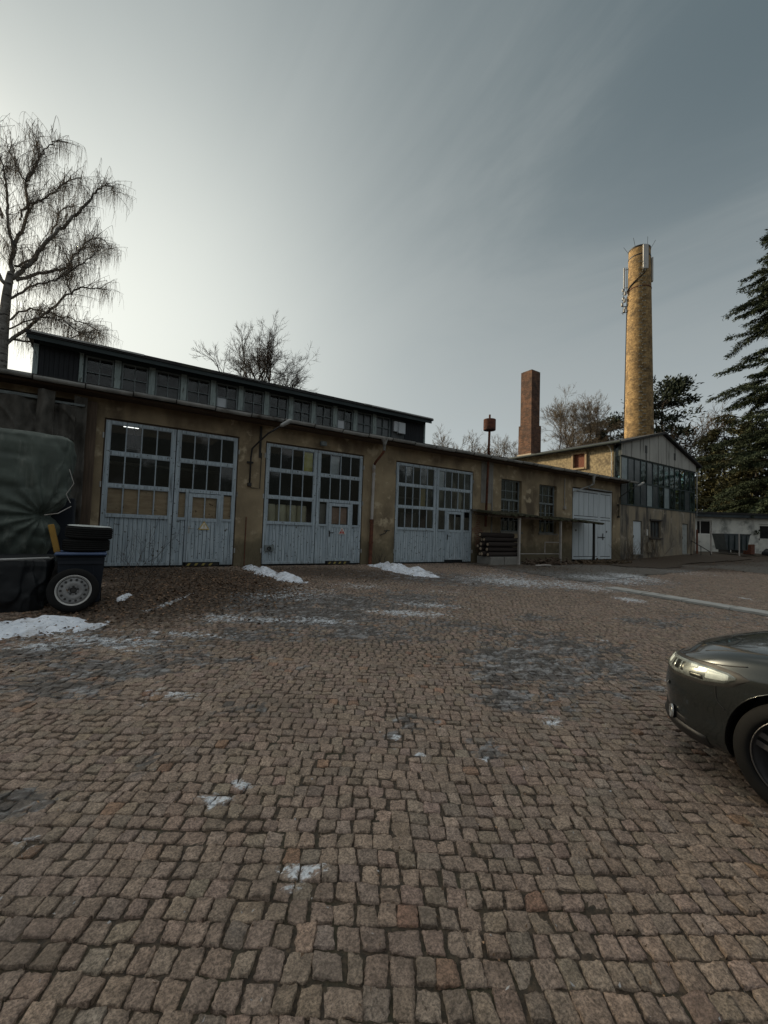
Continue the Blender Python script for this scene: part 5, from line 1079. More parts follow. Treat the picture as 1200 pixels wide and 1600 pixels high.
# local: x along the face, y back, z up
mb = MB(); mb.panel(0, 12, -.2, 2.75, 0, .25, [(1.62, 2.75, 1.42, 2.5), (6.32, 7.28, .25, 2.35), (7.42, 8.4, .25, 2.35)]); mb.box(0, .25, .25, 6, -.2, 2.75); mb.box(0, 12, 6, 6.2, -.2, 2.75); mb.build('wall', Mt['shedwall'], SH)
MB().box(-.3, 12.3, -.45, 6.4, 2.98, 3.12).build('roof', Mt['roof'], SH); MB().box(-.25, 12.25, -.40, 6.3, 2.755, 2.978).build('fascia', mat('blue_grey_fascia', (.05, .065, .075), (.035, .045, .05), 3, .8), SH)
w = MB().box(1.62, 1.69, .08, .14, 1.42, 2.5).box(2.68, 2.75, .08, .14, 1.42, 2.5).box(1.69, 2.68, .08, .14, 2.43, 2.5).box(1.69, 2.68, .08, .14, 1.42, 1.49).box(1.92, 1.97, .08, .14, 1.49, 2.43).build('window', mw, SH); Mt['darkpane'] = mat('dark_window_pane', (.010, .011, .012), (.016, .017, .018), 2, .15, spec=.35); MB().box(1.65, 2.72, .12, .125, 1.45, 2.47).build('pane', Mt['darkpane'], w)
for a, b in ((6.34, 7.26), (7.44, 8.38)):
    d = MB().panel(a, b, .27, 2.33, .06, .11, [(a+.12, b-.12, 1.25, 2.2)]).build('door', mat('white_shed_door', (.66, .66, .6), (.55, .55, .5), 5, .7), SH); MB().box(a+.1, b-.1, .09, .095, 1.23, 2.22).build('pane', Mt['darkpane'], d); MB().box(a+.03, a+.08, .03, .06, 1.1, 1.25).build('handle', Mt['black'], d)
CT = thing('waste_container', (36.6, 12.0, 1.0), 'dark steel waste skip standing before the pale shed', 'skip'); CT.rotation_euler = (0, 0, math.atan2(A_.y, A_.x)); ORG[CT.name] = Vector((0, 0, 0))
mb = MB(); frust(mb, -.6, .75, -.5, .5, .2, -.82, .95, -.55, .55, 1.25); mb.box(-.86, .99, -.59, .59, 1.25, 1.31); mb.build('skip_body', mat('dark_blue_grey_steel', (.045, .06, .068), (.09, .105, .11), 2, .6, c3=(.02, .02, .02), s3=2.), CT)
mb = MB()
for x in (-.5, -.1, .35, .7): mb.box(x-.03, x+.03, -.60, -.52, .25, 1.2)
mb.build('rib', Mt['teal'], CT); MB().box(-.5, -.3, -.4, .4, 0, .2).box(.4, .6, -.4, .4, 0, .2).build('foot', Mt['black'], CT)
for x, y, h, lab in ((35.85, 11.25, 1.5, 'pale fence post right of the waste skip'), (34.6, 12.4, 1.6, 'thin grey post left of the waste skip')):
    o = MB().tube([(x, y, g1(x, y)-.1), (x, y, g1(x, y)+h)], .045, 7).build('fence_post', Mt['pvc'], org=(x, y, g1(x, y))); o.location = (x, y, g1(x, y)); tag(o, lab, 'post', 'loose posts by the shed')
for x, y, lab in ((40.6, 10.9, 'left low dark covered lump before the shed doors'), (41.9, 10.3, 'right low dark covered lump before the shed doors')):
    T = thing('covered_pile', (x, y, g1(x, y)), lab, 'covered pile', 'low dark covered piles by the shed')
    blobby('cover_sheet', [(g1(x, y), x-.65, x+.65, y-.4, y+.4), (g1(x, y)+.3, x-.55, x+.55, y-.35, y+.35), (g1(x, y)+.5, x-.3, x+.35, y-.2, y+.2)], 'tarpb', T, 9, .05, nz=10, n=40)
o = MB().box(38.2, 38.9, 11.3, 11.8, g1(38, 11.5)+.05, g1(38, 11.5)+.75).build('rusty_crate', Mt['rust'], org=(38.5, 11.5, .95), bevel=.02); o.location = (38.5, 11.5, .95); tag(o, 'brown rusty crate right of the waste skip', 'crate')

# ------------------------------------------------------------ trees
class TB_:
    """collects tapered limbs and twigs as numpy tubes"""
    def __init__(s): s.V = []; s.F = []; s.n = 0
    def tube(s, P, R, n=4):
        P = np.asarray(P, float); m = len(P); T = np.gradient(P, axis=0); T /= np.linalg.norm(T, axis=1)[:, None]+1e-9
        up = np.array([0, 0, 1.]) if abs(T[0, 2]) < .9 else np.array([1., 0, 0])
        A = np.cross(T, up); A /= np.linalg.norm(A, axis=1)[:, None]+1e-9; B = np.cross(T, A); a = np.arange(n)*2*np.pi/n
        R = np.broadcast_to(np.asarray(R, float), (m,))
        ring = P[:, None, :]+R[:, None, None]*(np.cos(a)[None, :, None]*A[:, None, :]+np.sin(a)[None, :, None]*B[:, None, :])
        i, k = np.meshgrid(np.arange(m-1), np.arange(n), indexing='ij'); k2 = (k+1) % n
        s.V.append(ring.reshape(-1, 3)); s.F.append(np.stack([i*n+k, i*n+k2, (i+1)*n+k2, (i+1)*n+k], -1).reshape(-1, 4)+s.n); s.n += m*n
    def build(s, name, m, parent, smooth=True): return npmesh(name, np.concatenate(s.V), np.concatenate(s.F), m, parent, smooth=smooth)
def smooth_poly(pts, k=5):
    P = np.array(pts, float); t = np.arange(len(P)); tt = np.linspace(0, len(P)-1, (len(P)-1)*k+1)
    out = []
    for u in tt:
        i = min(int(u), len(P)-2); f = u-i; p0 = P[max(i-1, 0)]; p1 = P[i]; p2 = P[i+1]; p3 = P[min(i+2, len(P)-1)]
        out.append(.5*((2*p1)+(-p0+p2)*f+(2*p0-5*p1+4*p2-p3)*f*f+(-p0+3*p1-3*p2+p3)*f**3))
    return np.array(out)
def birch():
    rd = np.random.default_rng(5); T = thing('birch_tree', (-3.7, 24, .5), 'tall weeping birch behind the workshop at the left edge', 'tree', 'leafless trees')
    tk = TB_(); tw = TB_(); Y = 24.
    tk.tube(smooth_poly([(-3.9, Y, .4), (-3.9, Y, 4), (-3.86, Y, 7.9), (-3.85, Y, 9.5), (-3.82, Y, 11.2), (-3.74, Y, 12.2)]), np.linspace(.33, .12, 26), 10)
    LM = dict(A=([(-3.76, 11.8), (-3.72, 12.94), (-3.65, 13.59), (-3.36, 14.95), (-3.48, 16.34), (-3.26, 17.11), (-3.18, 17.95), (-3.41, 18.86)], .17, .3),
      B=([(-3.76, 11.8), (-3.17, 12.72), (-2.58, 13.97), (-1.84, 15.17), (-1.29, 16.17), (-.84, 17.06), (-.52, 17.31), (-.25, 17.0)], .17, -.6), C=([(-3.56, 11.93), (-2.83, 12.56), (-1.96, 13.18), (-1.71, 13.78), (-1.22, 14.89), (-.62, 15.32), (-.3, 15.1)], .13, .8),
      D=([(-3.86, 8.9), (-3.02, 10.0), (-2.4, 10.82), (-1.66, 11.94), (-.84, 12.34), (-.47, 12.41)], .13, -.4), D2=([(-1.66, 11.94), (-1.82, 12.78), (-1.71, 13.66), (-1.08, 14.58), (-.7, 14.7)], .06, .4),
      E=([(-3.6, 14.6), (-3.32, 15.45), (-2.81, 16.08), (-2.35, 16.83), (-2.07, 17.33), (-1.6, 17.8)], .09, .5), F=([(-3.68, 12.96), (-3.92, 14.27), (-4.04, 15.64), (-4.24, 16.67), (-4.6, 17.7)], .12, -.5),
      G=([(-3.45, 16.5), (-3.07, 17.51), (-2.71, 18.41), (-2.4, 18.6)], .06, -.3), H=([(-3.86, 9.2), (-2.99, 9.5), (-2.01, 9.83), (-1.11, 10.56), (-.51, 10.8)], .09, .9), I=([(-3.48, 16.34), (-3.84, 17.02), (-4.23, 17.8)], .06, .2),
      J=([(-3.8, 11.5), (-4.6, 12.8), (-5.2, 14.5), (-5.9, 16.0), (-6.6, 16.8)], .15, .6), K=([(-3.85, 10), (-4.9, 11.2), (-6, 12.4), (-7, 13)], .12, -.8), M=([(-4.1, 14.5), (-4.8, 16.2), (-5.1, 18.0), (-5.3, 19)], .1, .3), N=([(-3.8, 8.6), (-4.4, 9.4), (-5.4, 10.2), (-6.6, 10.6)], .1, .5),
      O=([(-3.6, 12.5), (-2.9, 13.6), (-2.5, 15.1), (-2.3, 16.4), (-1.9, 17.0)], .09, 1.6), P=([(-3.82, 11.0), (-3.0, 11.6), (-2.2, 12.0), (-1.2, 12.9), (-.6, 13.6)], .09, -1.8), Q=([(-3.85, 10.0), (-3.1, 11.0), (-2.0, 11.2), (-1.0, 11.3), (-.5, 11.2)], .08, 1.9),
      S=([(-3.85, 9.6), (-2.8, 10.3), (-1.9, 10.4), (-1.2, 9.9), (-.7, 9.6)], .06, -1.5))
    for nm, (pts, r, dy) in LM.items():
        n = len(pts); P = smooth_poly([(x, Y+dy*i/(n-1), z) for i, (x, z) in enumerate(pts)], 6); P += rd.normal(0, .03, P.shape)
        tk.tube(P, np.linspace(r*.58, .014, len(P)), 6)
        ln = len(P)
        for i in range(3, ln):
            for _ in range(2 if i > ln*.72 else 3):
                d = rd.normal(0, 1, 3); d[2] = abs(d[2])*.6+.15; tn = P[min(i+1, ln-1)]-P[i-1]; d = d/np.linalg.norm(d)+.8*tn/(np.linalg.norm(tn)+1e-6); d /= np.linalg.norm(d)
                l = rd.uniform(.5, 1.6)*(1-.25*i/ln); Q = [P[i]]
                for s in range(5): d = d+np.array([rd.normal(0, .13), rd.normal(0, .13), -.10]); d /= np.linalg.norm(d); Q.append(Q[-1]+d*l/5)
                Q = np.array(Q); tk.tube(Q, np.linspace(.011, .005, 6), 3)
                # hanging twigs from this spray
                for q in range(1, 6):
                    for _ in range(rd.integers(1, 4)):
                        h = rd.uniform(.25, .95); dd = np.array([rd.normal(0, .45), rd.normal(0, .45), .1]); W = [Q[q]]
                        for s in range(5): dd = dd*.55+np.array([rd.normal(0, .09), rd.normal(0, .09), -.55]); W.append(W[-1]+dd/np.linalg.norm(dd)*h/5)
                        tw.tube(np.array(W), np.linspace(.0044, .0024, 6), 3)
    tk.build('trunk', Mt['birch'], T); tw.build('crown', Mt['twiglight'], T)
birch()
def bare_tree(x, y, z0, H, zf, spread, label, seed, twm='twig', dens=1.0, levels=5, r0=.3, minr=.006, twr=.0075, prim=0):
    rd = np.random.default_rng(seed); T = thing('bare_tree', (x, y, z0), label, 'tree', 'leafless trees'); tk = TB_(); tw = TB_()
    top = np.array([x, y, zf]); tk.tube(smooth_poly([(x+.1, y, z0), (x-.1, y, z0+(zf-z0)*.5), tuple(top)]), np.linspace(r0, r0*.7, 11), 8)
    def grow(p, d, l, r, lev):
        n = 5; P = [p]
        for i in range(n): d = d+rd.normal(0, .13, 3)+np.array([0, 0, .05]); d /= np.linalg.norm(d); P.append(P[-1]+d*l/n)
        P = np.array(P); (tk if lev < 3 else tw).tube(P, np.linspace(r, r*.55, n+1), 6 if lev < 2 else 3)
        if lev >= levels: return
        k = int(rd.integers(3, 5)*dens+.5) if lev < levels-1 else int(rd.integers(4, 7)*dens)
        for j in range(k):
            i = n if j == 0 else int(rd.integers(2, n+1)); dd = d+rd.normal(0, .55 if j else .25, 3)*np.array([1, 1, .8]); dd /= np.linalg.norm(dd)
            grow(P[i], dd, l*rd.uniform(.52, .78), max(r*rd.uniform(.42, .6) if j else r*.6, minr if lev < levels-2 else twr), lev+1)
    L0 = (H-zf)*.42
    for k in range(prim):
        a = k*2.4; t = spread*(k+.6)/prim*1.5; d = np.array([math.cos(a)*t, math.sin(a)*t, 1]); d /= np.linalg.norm(d); grow(top-np.array([0, 0, .25*k/prim*4]), d, L0*rd.uniform(.92, 1.05), r0*.42, 0)
    for k in range(0 if prim else 6):
        a = k*1.05+rd.normal(0, .2); t = rd.uniform(.35, 1.)*spread; d = np.array([math.cos(a)*t, math.sin(a)*t, 1]); d /= np.linalg.norm(d); grow(top, d, L0*rd.uniform(.8, 1.15), r0*.5, 0)
    tk.build('trunk', Mt['bark'], T); tw.build('crown', Mt[twm], T)
bare_tree(7.9, 28, .5, 14.7, 9.7, 2.1, 'rounded leafless tree rising behind the middle of the roof windows', 121, levels=5, r0=.18, twr=.0065, dens=1.05, minr=.006, prim=11)
bare_tree(40, 44, .8, 15.5, 8, 1.0, 'leftmost of the small bare trees between the roof windows and the rusty drum pipe', 22, levels=5, r0=.2, twr=.013, twm='twiglight')
bare_tree(44.5, 44, .8, 14.6, 8, 1.2, 'broad bare tree behind the roof left of the rusty drum pipe', 23, levels=5, r0=.2, twr=.013, twm='twiglight')
bare_tree(50.5, 44, .8, 15.4, 8, 1.2, 'bare tree behind the roof between the drum pipe and brick chimney', 24, levels=5, r0=.2, twr=.013, twm='twiglight')
bare_tree(55, 35, .8, 21.0, 10, 1.1, 'spreading pale bare tree between the two chimneys', 25, levels=6, r0=.3, twr=.012, minr=.012, twm='twiglight')
bare_tree(59, 37, .8, 18.0, 9, 1.1, 'lower bare tree just left of the round chimney', 26, levels=5, r0=.25, twr=.013, twm='brushwood')
def spray(tb, P, D, W, rd):
    """leaf-sized diamonds at P along D, half width W; tb=[V,F]"""
    n = len(P); S = np.cross(D, rd.normal(0, 1, (n, 3))); S /= np.linalg.norm(S, axis=1)[:, None]+1e-9
    V = np.stack([P, P+D*.5+S*W[:, None], P+D, P+D*.45-S*W[:, None]], 1).reshape(-1, 3); tb.append(V)
def conifer(x, y, z0, H, R, label, seed, m='needle', nwh=34, droop=.35, bare=.1, name='spruce_tree', sz=.34, dens=1.0, cone=1.0, top=None):
    rd = np.random.default_rng(seed); T = thing(name, (x, y, z0), label, 'tree', 'evergreen trees'); tk = TB_(); L_ = []
    tk.tube(np.array([(x, y, z0), (x, y, z0+H*.5), (x, y, z0+H*.985)]), [H*.0125+.06, H*.008+.03, .02], 9)
    for w in range(nwh):
        f = bare+(1-bare)*(w+rd.random()*.6)/nwh; z = z0+H*(f+rd.normal(0, .006))
        r = R*rd.uniform(.82, 1.12)*((1-f)**(.85*cone)*1.05+.03)*(1.0 if f > .2 else .75+f)
        for b in range(int(rd.integers(5, 8))):
            a = rd.random()*6.28; rl = r*rd.uniform(.4, 1.15); n = 8
            t = np.linspace(0, 1, n); dz = (.18*t-droop*t**1.6+.16*droop*t**4)*rl*rd.uniform(.4, 1.6); wv = rd.normal(0, .04, n).cumsum()*rl*.3
            P = np.c_[x+math.cos(a)*rl*t-math.sin(a)*wv, y+math.sin(a)*rl*t+math.cos(a)*wv, z+dz]; tk.tube(P, np.linspace(.035, .008, n), 3)
            m_ = int(rl*26*dens)+5; tt = rd.uniform(.12, 1.02, m_)**.8; base = np.c_[np.interp(tt, t, P[:, 0]), np.interp(tt, t, P[:, 1]), np.interp(tt, t, P[:, 2])]
            sl = (rd.uniform(.5, 1.2, m_)*(1.1-tt*.55))
            side = rd.choice([-1, 1], m_)*rd.uniform(.2, 1, m_)
            D = np.c_[math.cos(a)*.6-math.sin(a)*side, math.sin(a)*.6+math.cos(a)*side, -rd.uniform(.15, 1.0, m_)*droop*2.2+.1]; D /= np.linalg.norm(D, axis=1)[:, None]
            for s in range(3):
                spray(L_, base+D*(s*sz*.55)[None] if False else base+D*(s*sz*.5)+rd.normal(0, .05, base.shape), (D+rd.normal(0, .28, D.shape))*(sl*sz)[:, None], sz*.11*rd.uniform(.7, 1.4, m_), rd)
    V = np.concatenate(L_); F = np.arange(len(V)).reshape(-1, 4)
    tk.build('trunk', Mt['bark'], T); npmesh('crown', V, F, Mt[m], T)
conifer(46.6, 12.0, .8, 28.0, 6.9, 'tall dark spruce cut by the right edge of the photo', 31, 'needle', 46, .46, .05, sz=.30, dens=2.1, cone=.82)
def pine(x, y, z0, H, R, label, seed, m='needledark', name='pine_tree', flat=.9, n=55, sz=.35, zlo=.35, per=150):
    rd = np.random.default_rng(seed); T = thing(name, (x, y, z0), label, 'tree', 'evergreen trees'); tk = TB_(); L_ = []
    tk.tube(np.array([(x, y, z0), (x+.2, y, z0+H*.5), (x, y, z0+H*.95)]), [H*.014+.06, H*.010+.03, .05], 8)
    for k in range(n):
        f = zlo+(1-zlo)*rd.random()**.9; z = z0+H*f; rr = R*math.sqrt(max(0.03, 1-((f-zlo-.12)/(1.02-zlo-.12))**2*flat)) if f > zlo+.12 else R*(.55+.45*(f-zlo)/.12); a = rd.random()*6.28; rl = rr*rd.uniform(.35, 1.0)
        p0 = np.array([x, y, z-rl*.3]); p1 = np.array([x+math.cos(a)*rl, y+math.sin(a)*rl, z+rl*.05]); tk.tube(np.array([p0, (p0+p1)/2+[0, 0, -.1], p1]), [.07, .05, .02], 4)
        q = int(per*rd.uniform(.6, 1.3)); ax = np.array([.85, .85, .36])*R*.27*rd.uniform(.7, 1.3)
        c = p1+rd.normal(0, 1, (q, 3))*ax*.6; D = (c-p1)*.35+rd.normal(0, .5, (q, 3))+np.array([math.cos(a)*.5, math.sin(a)*.5, .35]); D /= np.linalg.norm(D, axis=1)[:, None]
        spray(L_, c, D*sz*rd.uniform(.5, 1.2, (q, 1)), sz*.17*rd.uniform(.6, 1.4, q), rd)
    V = np.concatenate(L_); tk.build('trunk', Mt['bark'], T); npmesh('crown', V, np.arange(len(V)).reshape(-1, 4), Mt[m], T)
pine(61.5, 27.5, .8, 22.0, 4.3, 'dark pine standing right behind the round chimney', 41, sz=.55, n=70, zlo=.5)
pine(62, 35.5, .8, 18.6, 3.6, 'smaller dark pine showing left of the round chimney', 42, sz=.5, n=45, zlo=.5)
conifer(58, 19.5, .8, 15.5, 5.5, 'olive brown conifer behind the annex roof', 43, 'needleolive', 26, .5, .05, 'conifer_tree', .5, .8, .6)
conifer(53, 15.2, .8, 14.0, 4.8, 'ochre green conifer left behind the pale shed', 44, 'needleolive', 26, .5, .04, 'conifer_tree', .45, 1.0, .6)
conifer(50.5, 11.0, .8, 11.5, 4.5, 'bushy olive conifer behind the middle of the pale shed', 45, 'needleolive', 24, .5, .02, 'conifer_tree', .45, 1.1, .55)
conifer(55, 8.5, .8, 13.0, 4.8, 'dark green conifer behind the right end of the pale shed', 46, 'needle', 24, .5, .03, 'conifer_tree', .45, .9, .6)
bare_tree(60, 22, .8, 17.5, 7, 1.0, 'thin brown bare tree between the pine and the tall spruce', 47, levels=4, r0=.2, twr=.02, twm='brushwood')
def wood(name, label, x0, x1, y0, y1, z0, z1, n, m, sz, seed):
    rd = np.random.default_rng(seed); V = []; c = np.c_[rd.uniform(x0, x1, n//90), rd.uniform(y0, y1, n//90), z0+(z1-z0)*rd.random(n//90)**1.3]
    P = np.repeat(c, 90, 0)+rd.normal(0, 1, (len(c)*90, 3))*[1.3, 1.3, .8]; D = rd.normal(0, 1, P.shape); D /= np.linalg.norm(D, axis=1)[:, None]; spray(V, P, D*sz*rd.uniform(.5, 1.2, (len(P), 1)), sz*.2*rd.uniform(.5, 1.4, len(P)), rd)
    V = np.concatenate(V); V[:, 2] = np.maximum(V[:, 2], .6); tag(npmesh(name, V, np.arange(len(V)).reshape(-1, 4), Mt[m]), label, 'undergrowth', kind='stuff')
wood('undergrowth', 'dim mass of undergrowth and distant wood behind the annex and shed', 52, 80, -14, 34, .8, 9.5, 60000, 'needleolive', .6, 51)

# ------------------------------------------------------------ car
def build_car():
    CARLOC = (4.25, .75); HEAD = R_(88)
    T = thing('parked_car', (CARLOC[0], CARLOC[1], g1(*CARLOC)), 'dark grey metallic car whose front corner enters at the right edge', 'car'); T.rotation_euler = (R_(0.5), R_(-1.6), HEAD); ORG[T.name] = Vector((0, 0, 0))
    paint = bpy.data.materials.new('dark_grey_metallic_paint'); paint.use_nodes = True; p = paint.node_tree.nodes['Principled BSDF']
    p.inputs['Base Color'].default_value = (.026, .031, .031, 1); p.inputs['Metallic'].default_value = .6; p.inputs['Roughness'].default_value = .34; p.inputs['Coat Weight'].default_value = .9; p.inputs['Coat Roughness'].default_value = .04
    nt = paint.node_tree; tc = nd(nt, 'ShaderNodeTexCoord'); n = nd(nt, 'ShaderNodeTexNoise', i_Scale=3., i_Detail=8.); L(nt, tc.outputs['Object'], n.inputs['Vector']); L(nt, mth(nt, 'ADD', mth(nt, 'MULTIPLY', n.outputs[0], .12), .20), p.inputs['Roughness']); L(nt, mth(nt, 'MULTIPLY', n.outputs[0], .07), p.inputs['Coat Roughness'])
    blk = mat('black_car_plastic', (.012, .012, .013), (.018, .018, .018), 20, .5)
    out = [(.955, 0), (.953, .12), (.945, .26), (.925, .41), (.885, .56), (.82, .69), (.72, .79), (.58, .855), (.40, .890), (.2, .910), (0, .918), (-.2, .922), (-.5, .925), (-.9, .925), (-1.3, .925), (-1.8, .925), (-2.3, .925), (-2.7, .92), (-3.0, .915), (-3.3, .90), (-3.6, .85), (-3.8, .74), (-3.88, .5), (-3.9, .25), (-3.9, 0)]
    out = np.array(out)
    def belt(x):    # height of the body edge where side turns into hood / deck
        return np.interp(x, [-3.9, -3.5, -2.5, -1.2, -.5, 0, .35, .6, .8, .93, .96], [.86, .98, 1.0, .97, .945, .905, .855, .805, .765, .735, .73])
    # side section: (s, inset, bulge forward at nose)
    sec = [(.0, .075), (.05, .035), (.14, .012), (.25, .010), (.36, .014), (.47, .004), (.60, .0), (.72, .003), (.79, .004), (.83, .016), (.92, .030), (.97, .052), (1.0, .085)]
    rings = []
    for s, ins in sec:
        ring = []
        for (x, y) in out:
            zb = .20 if abs(x+1.4) < 1.9 else .20+.02*(abs(x+1.4)-1.9); z = zb+(belt(x)-zb)*s
            yy = max(0, y-ins*min(1, y/.5)); nose = max(0, (x-.4)/.55); xx = x-ins*nose*1.25
            if x > .3: xx -= .05*max(0, (z-.55)/.25)*nose
            tail = max(0, (-x-3.2)/.7); xx += ins*min(1, tail)
            ring.append((xx, yy, z))
        rings.append(ring)
    # hood / deck: move inward to the centre line
    for k, (sc, up) in enumerate(((.88, .022), (.80, .030), (.70, .036), (.55, .046), (.38, .054), (.2, .058), (.07, .060))):
        ring = []
        for (x, y), (xx, yy, z) in zip(out, rings[12]):
            push = max(0, (xx-.45)/.5); nx_ = xx-(1-sc)*push*.42*1.15*(1 if y < .9 else 0)
            zz = belt(nx_) if xx > .45 else z
            ring.append((nx_, yy*sc, max(z, zz-.0)+up+.035*min(1, max(0, (.8-nx_)))*(1-sc)))
        rings.append(ring)
    bot = [[(x*1.0 if x < .8 else x-.1, y*.9*f, .19) for (x, y, z) in rings[0]] for f in (.1, 1.0)]
    rings = bot+rings
    n = len(out); V = []; F = []
    for ring in rings:
        V += [(x, y, z) for x, y, z in ring]; V += [(x, -y, z) for x, y, z in ring]
    N = 2*n
    def lid(i, j, sgn): return i*N+(j if sgn > 0 else n+j)
    for i in range(len(rings)-1):
        for j in range(n-1):
            F.append((lid(i, j, 1), lid(i, j+1, 1), lid(i+1, j+1, 1), lid(i+1, j, 1))); F.append((lid(i, j, -1), lid(i+1, j, -1), lid(i+1, j+1, -1), lid(i, j+1, -1)))
    for i in (0, len(rings)-1):
        for j in range(n-1): F.append((lid(i, j, 1), lid(i, j+1, 1), lid(i, j+1, -1), lid(i, j, -1)))
    me = bpy.data.meshes.new('body'); me.from_pydata(V, [], F); bm = bmesh.new(); bm.from_mesh(me); bmesh.ops.remove_doubles(bm, verts=bm.verts, dist=2e-4); bmesh.ops.recalc_face_normals(bm, faces=bm.faces); bm.to_mesh(me); bm.free()
    o = bpy.data.objects.new('body', me); COL.objects.link(o); me.materials.append(paint); me.materials.append(blk)
    ss = o.modifiers.new('s', 'SUBSURF'); ss.levels = ss.render_levels = 2
    cut = MB()
    for cx_ in (0, -2.85):
        for sg in (1, -1): cut.lathe([(0, .55*sg), (.372, .55*sg), (.372, 1.1*sg), (0, 1.1*sg)], (cx_, 0, .335), 64, 'Y')
    co = cut.build('cutter', blk, weld=True)
    bo = o.modifiers.new('b', 'BOOLEAN'); bo.operation = 'DIFFERENCE'; bo.object = co; bo.solver = 'EXACT'
    try: bo.material_mode = 'TRANSFER'
    except Exception: pass
    dg = bpy.context.evaluated_depsgraph_get(); dg.update(); em = bpy.data.meshes.new_from_object(o.evaluated_get(dg)); o.modifiers.clear(); o.data = em; em.name = 'body'
    bpy.data.objects.remove(co); em.shade_smooth(); o.parent = T; ORG[o.name] = Vector((0, 0, 0))
    md = o.modifiers.new('wn', 'EDGE_SPLIT'); md.split_angle = R_(40)
    vv = [v.co.copy() for v in em.vertices]; ff = [tuple(p_.vertices) for p_ in em.polygons]; tree = BVHTree.FromPolygons(vv, ff)
    dr = Vector((1, 1.15, 0)).normalized(); sd = Vector((-dr.y, dr.x, 0))      # view of the front left corner; sd points along the flank
    def hit(a, z, off=.004, d=dr, s=sd):
        og = d*3+s*a+Vector((0, 0, z)); h = tree.ray_cast(og, -d)
        if h[0] is None: return None
        return h[0]+h[1]*off
    def patch(name, top, bot, m, n=26, rows=8, off=.004, a0=None, parent=None, d=dr, s=sd):
        """patch between two polylines given as (a,z) in the corner view"""
        ta = np.array(top); ba = np.array(bot); V = []; 
        for i in range(n+1):
            u = i/n
            def ev(P):
                L_ = np.r_[0, np.cumsum(np.hypot(*np.diff(P, axis=0).T))]; q = u*L_[-1]; return np.interp(q, L_, P[:, 0]), np.interp(q, L_, P[:, 1])
            (a1, z1), (a2, z2) = ev(ta), ev(ba)
            for r in range(rows+1):
                w = r/rows; e = 1 if 0 < r < rows and 0 < i < n else .15
                h = hit(a1+(a2-a1)*w, z1+(z2-z1)*w, off*e, d, s); V.append(tuple(h) if h is not None else V[-1])
        F = [(i*(rows+1)+r, (i+1)*(rows+1)+r, (i+1)*(rows+1)+r+1, i*(rows+1)+r+1) for i in range(n) for r in range(rows)]
        mb = MB(); mb.v = V; mb.f = F; return mb.build(name, m, parent or T, smooth=True, org=Vector((0, 0, 0)))
    def strip(name, pts, w, m, off=.003, d=dr, s=sd, n=40):
        P = smooth_poly([(a, z, 0) for a, z in pts], 8)[:, :2]; q = []
        for a, z in P:
            h = hit(a, z, off, d, s)
            if h is not None: q.append(h)
        return MB().tube(q, w, 5).build(name, m, T, smooth=True, org=Vector((0, 0, 0)))
    # a runs from nose (negative) to flank (positive): a = sd . p
    def A(x, y): return float(sd.x*x+sd.y*y)
    chrome = mat('headlight_reflector', (.42, .44, .45), (.22, .23, .24), 22, .25, .003, 60, metal=.5); lens = glass_mat('headlight_lens', tint=(.92, .95, .92), dirt=.04, dirtcol=(.6, .62, .6), refl=.25)
    a_n, a_t = A(.885, .54), A(.30, .88)
    top_ = [(a_n, .706), (a_n+.10, .712), (a_n+.26, .730), (a_t-.15, .742), (a_t-.05, .735), (a_t, .716)]; bot_ = [(a_n+.01, .660), (a_n+.10, .634), (a_n+.26, .622), (a_t-.17, .632), (a_t-.06, .660), (a_t, .710)]
    def grow(P, k): 
        c = np.array(top_+bot_).mean(0); return [(c[0]+(a-c[0])*(1+k*.5), c[1]+(z-c[1])*(1+k)) for a, z in P]
    hs = patch('headlight', grow(top_, .34), grow(bot_, .30), blk, off=.004)
    patch('reflector', top_, bot_, chrome, off=.009, parent=hs)
    drk = mat('smoked_lamp_interior', (.05, .052, .052), (.02, .02, .02), 30, .3, metal=.5); wht = mat('white_light_guide', (.88, .92, .94), (.72, .76, .78), 25, .3)
    TT, BB = np.array(top_), np.array(bot_)
    def band(name, a0, a1, v0, v1, m, off, sl=0., k=10):
        aa = np.linspace(a0, a1, k); zt = np.interp(aa, TT[:, 0], TT[:, 1]); zb = np.interp(aa, BB[:, 0], BB[:, 1])
        patch(name, list(zip(aa, zt+(zb-zt)*v0)), list(zip(aa+sl, zt+(zb-zt)*v1)), m, off=off, n=k, rows=4, parent=hs)
    band('light_guide', a_n+.015, a_n+.17, .08, .85, wht, .012)
    band('light_bezel', a_n+.20, a_n+.36, .06, .90, drk, .012, .01)
    band('light_guide', a_n+.235, a_n+.265, .10, .86, chrome, .014, .01, 4); band('light_guide', a_n+.305, a_n+.335, .10, .86, chrome, .014, .01, 4)
    band('light_bezel', a_n+.40, a_n+.50, .55, .94, drk, .012, .01)
    band('light_guide', a_n+.395, a_n+.455, .10, .42, wht, .013, .01); band('light_guide', a_n+.50, a_t-.03, .08, .88, wht, .012)
    patch('lens', top_, bot_, lens, off=.020, parent=hs)
    # mirrored lamp is out of sight; hood shut line, bumper seam, lower grille and fog lamp
    strip('shut_line', [(a_n-.05, .715), (a_n+.10, .722), (a_n+.28, .742), (a_t-.12, .765), (a_t+.02, .800)], .0035, blk, off=.0015)
    strip('bumper_seam', [(a_t-.10, .640), (A(.42, .88)-.0, .55), (A(.38, .89), .50)], .003, blk, off=.001)
    fa = A(.92, .42)
    patch('lower_intake', [(fa-.14, .42), (fa+.02, .41), (fa+.48, .335)], [(fa-.14, .315), (fa, .318), (fa+.50, .30)], blk, off=.003)
    h = hit(fa+.36, .335, .006)
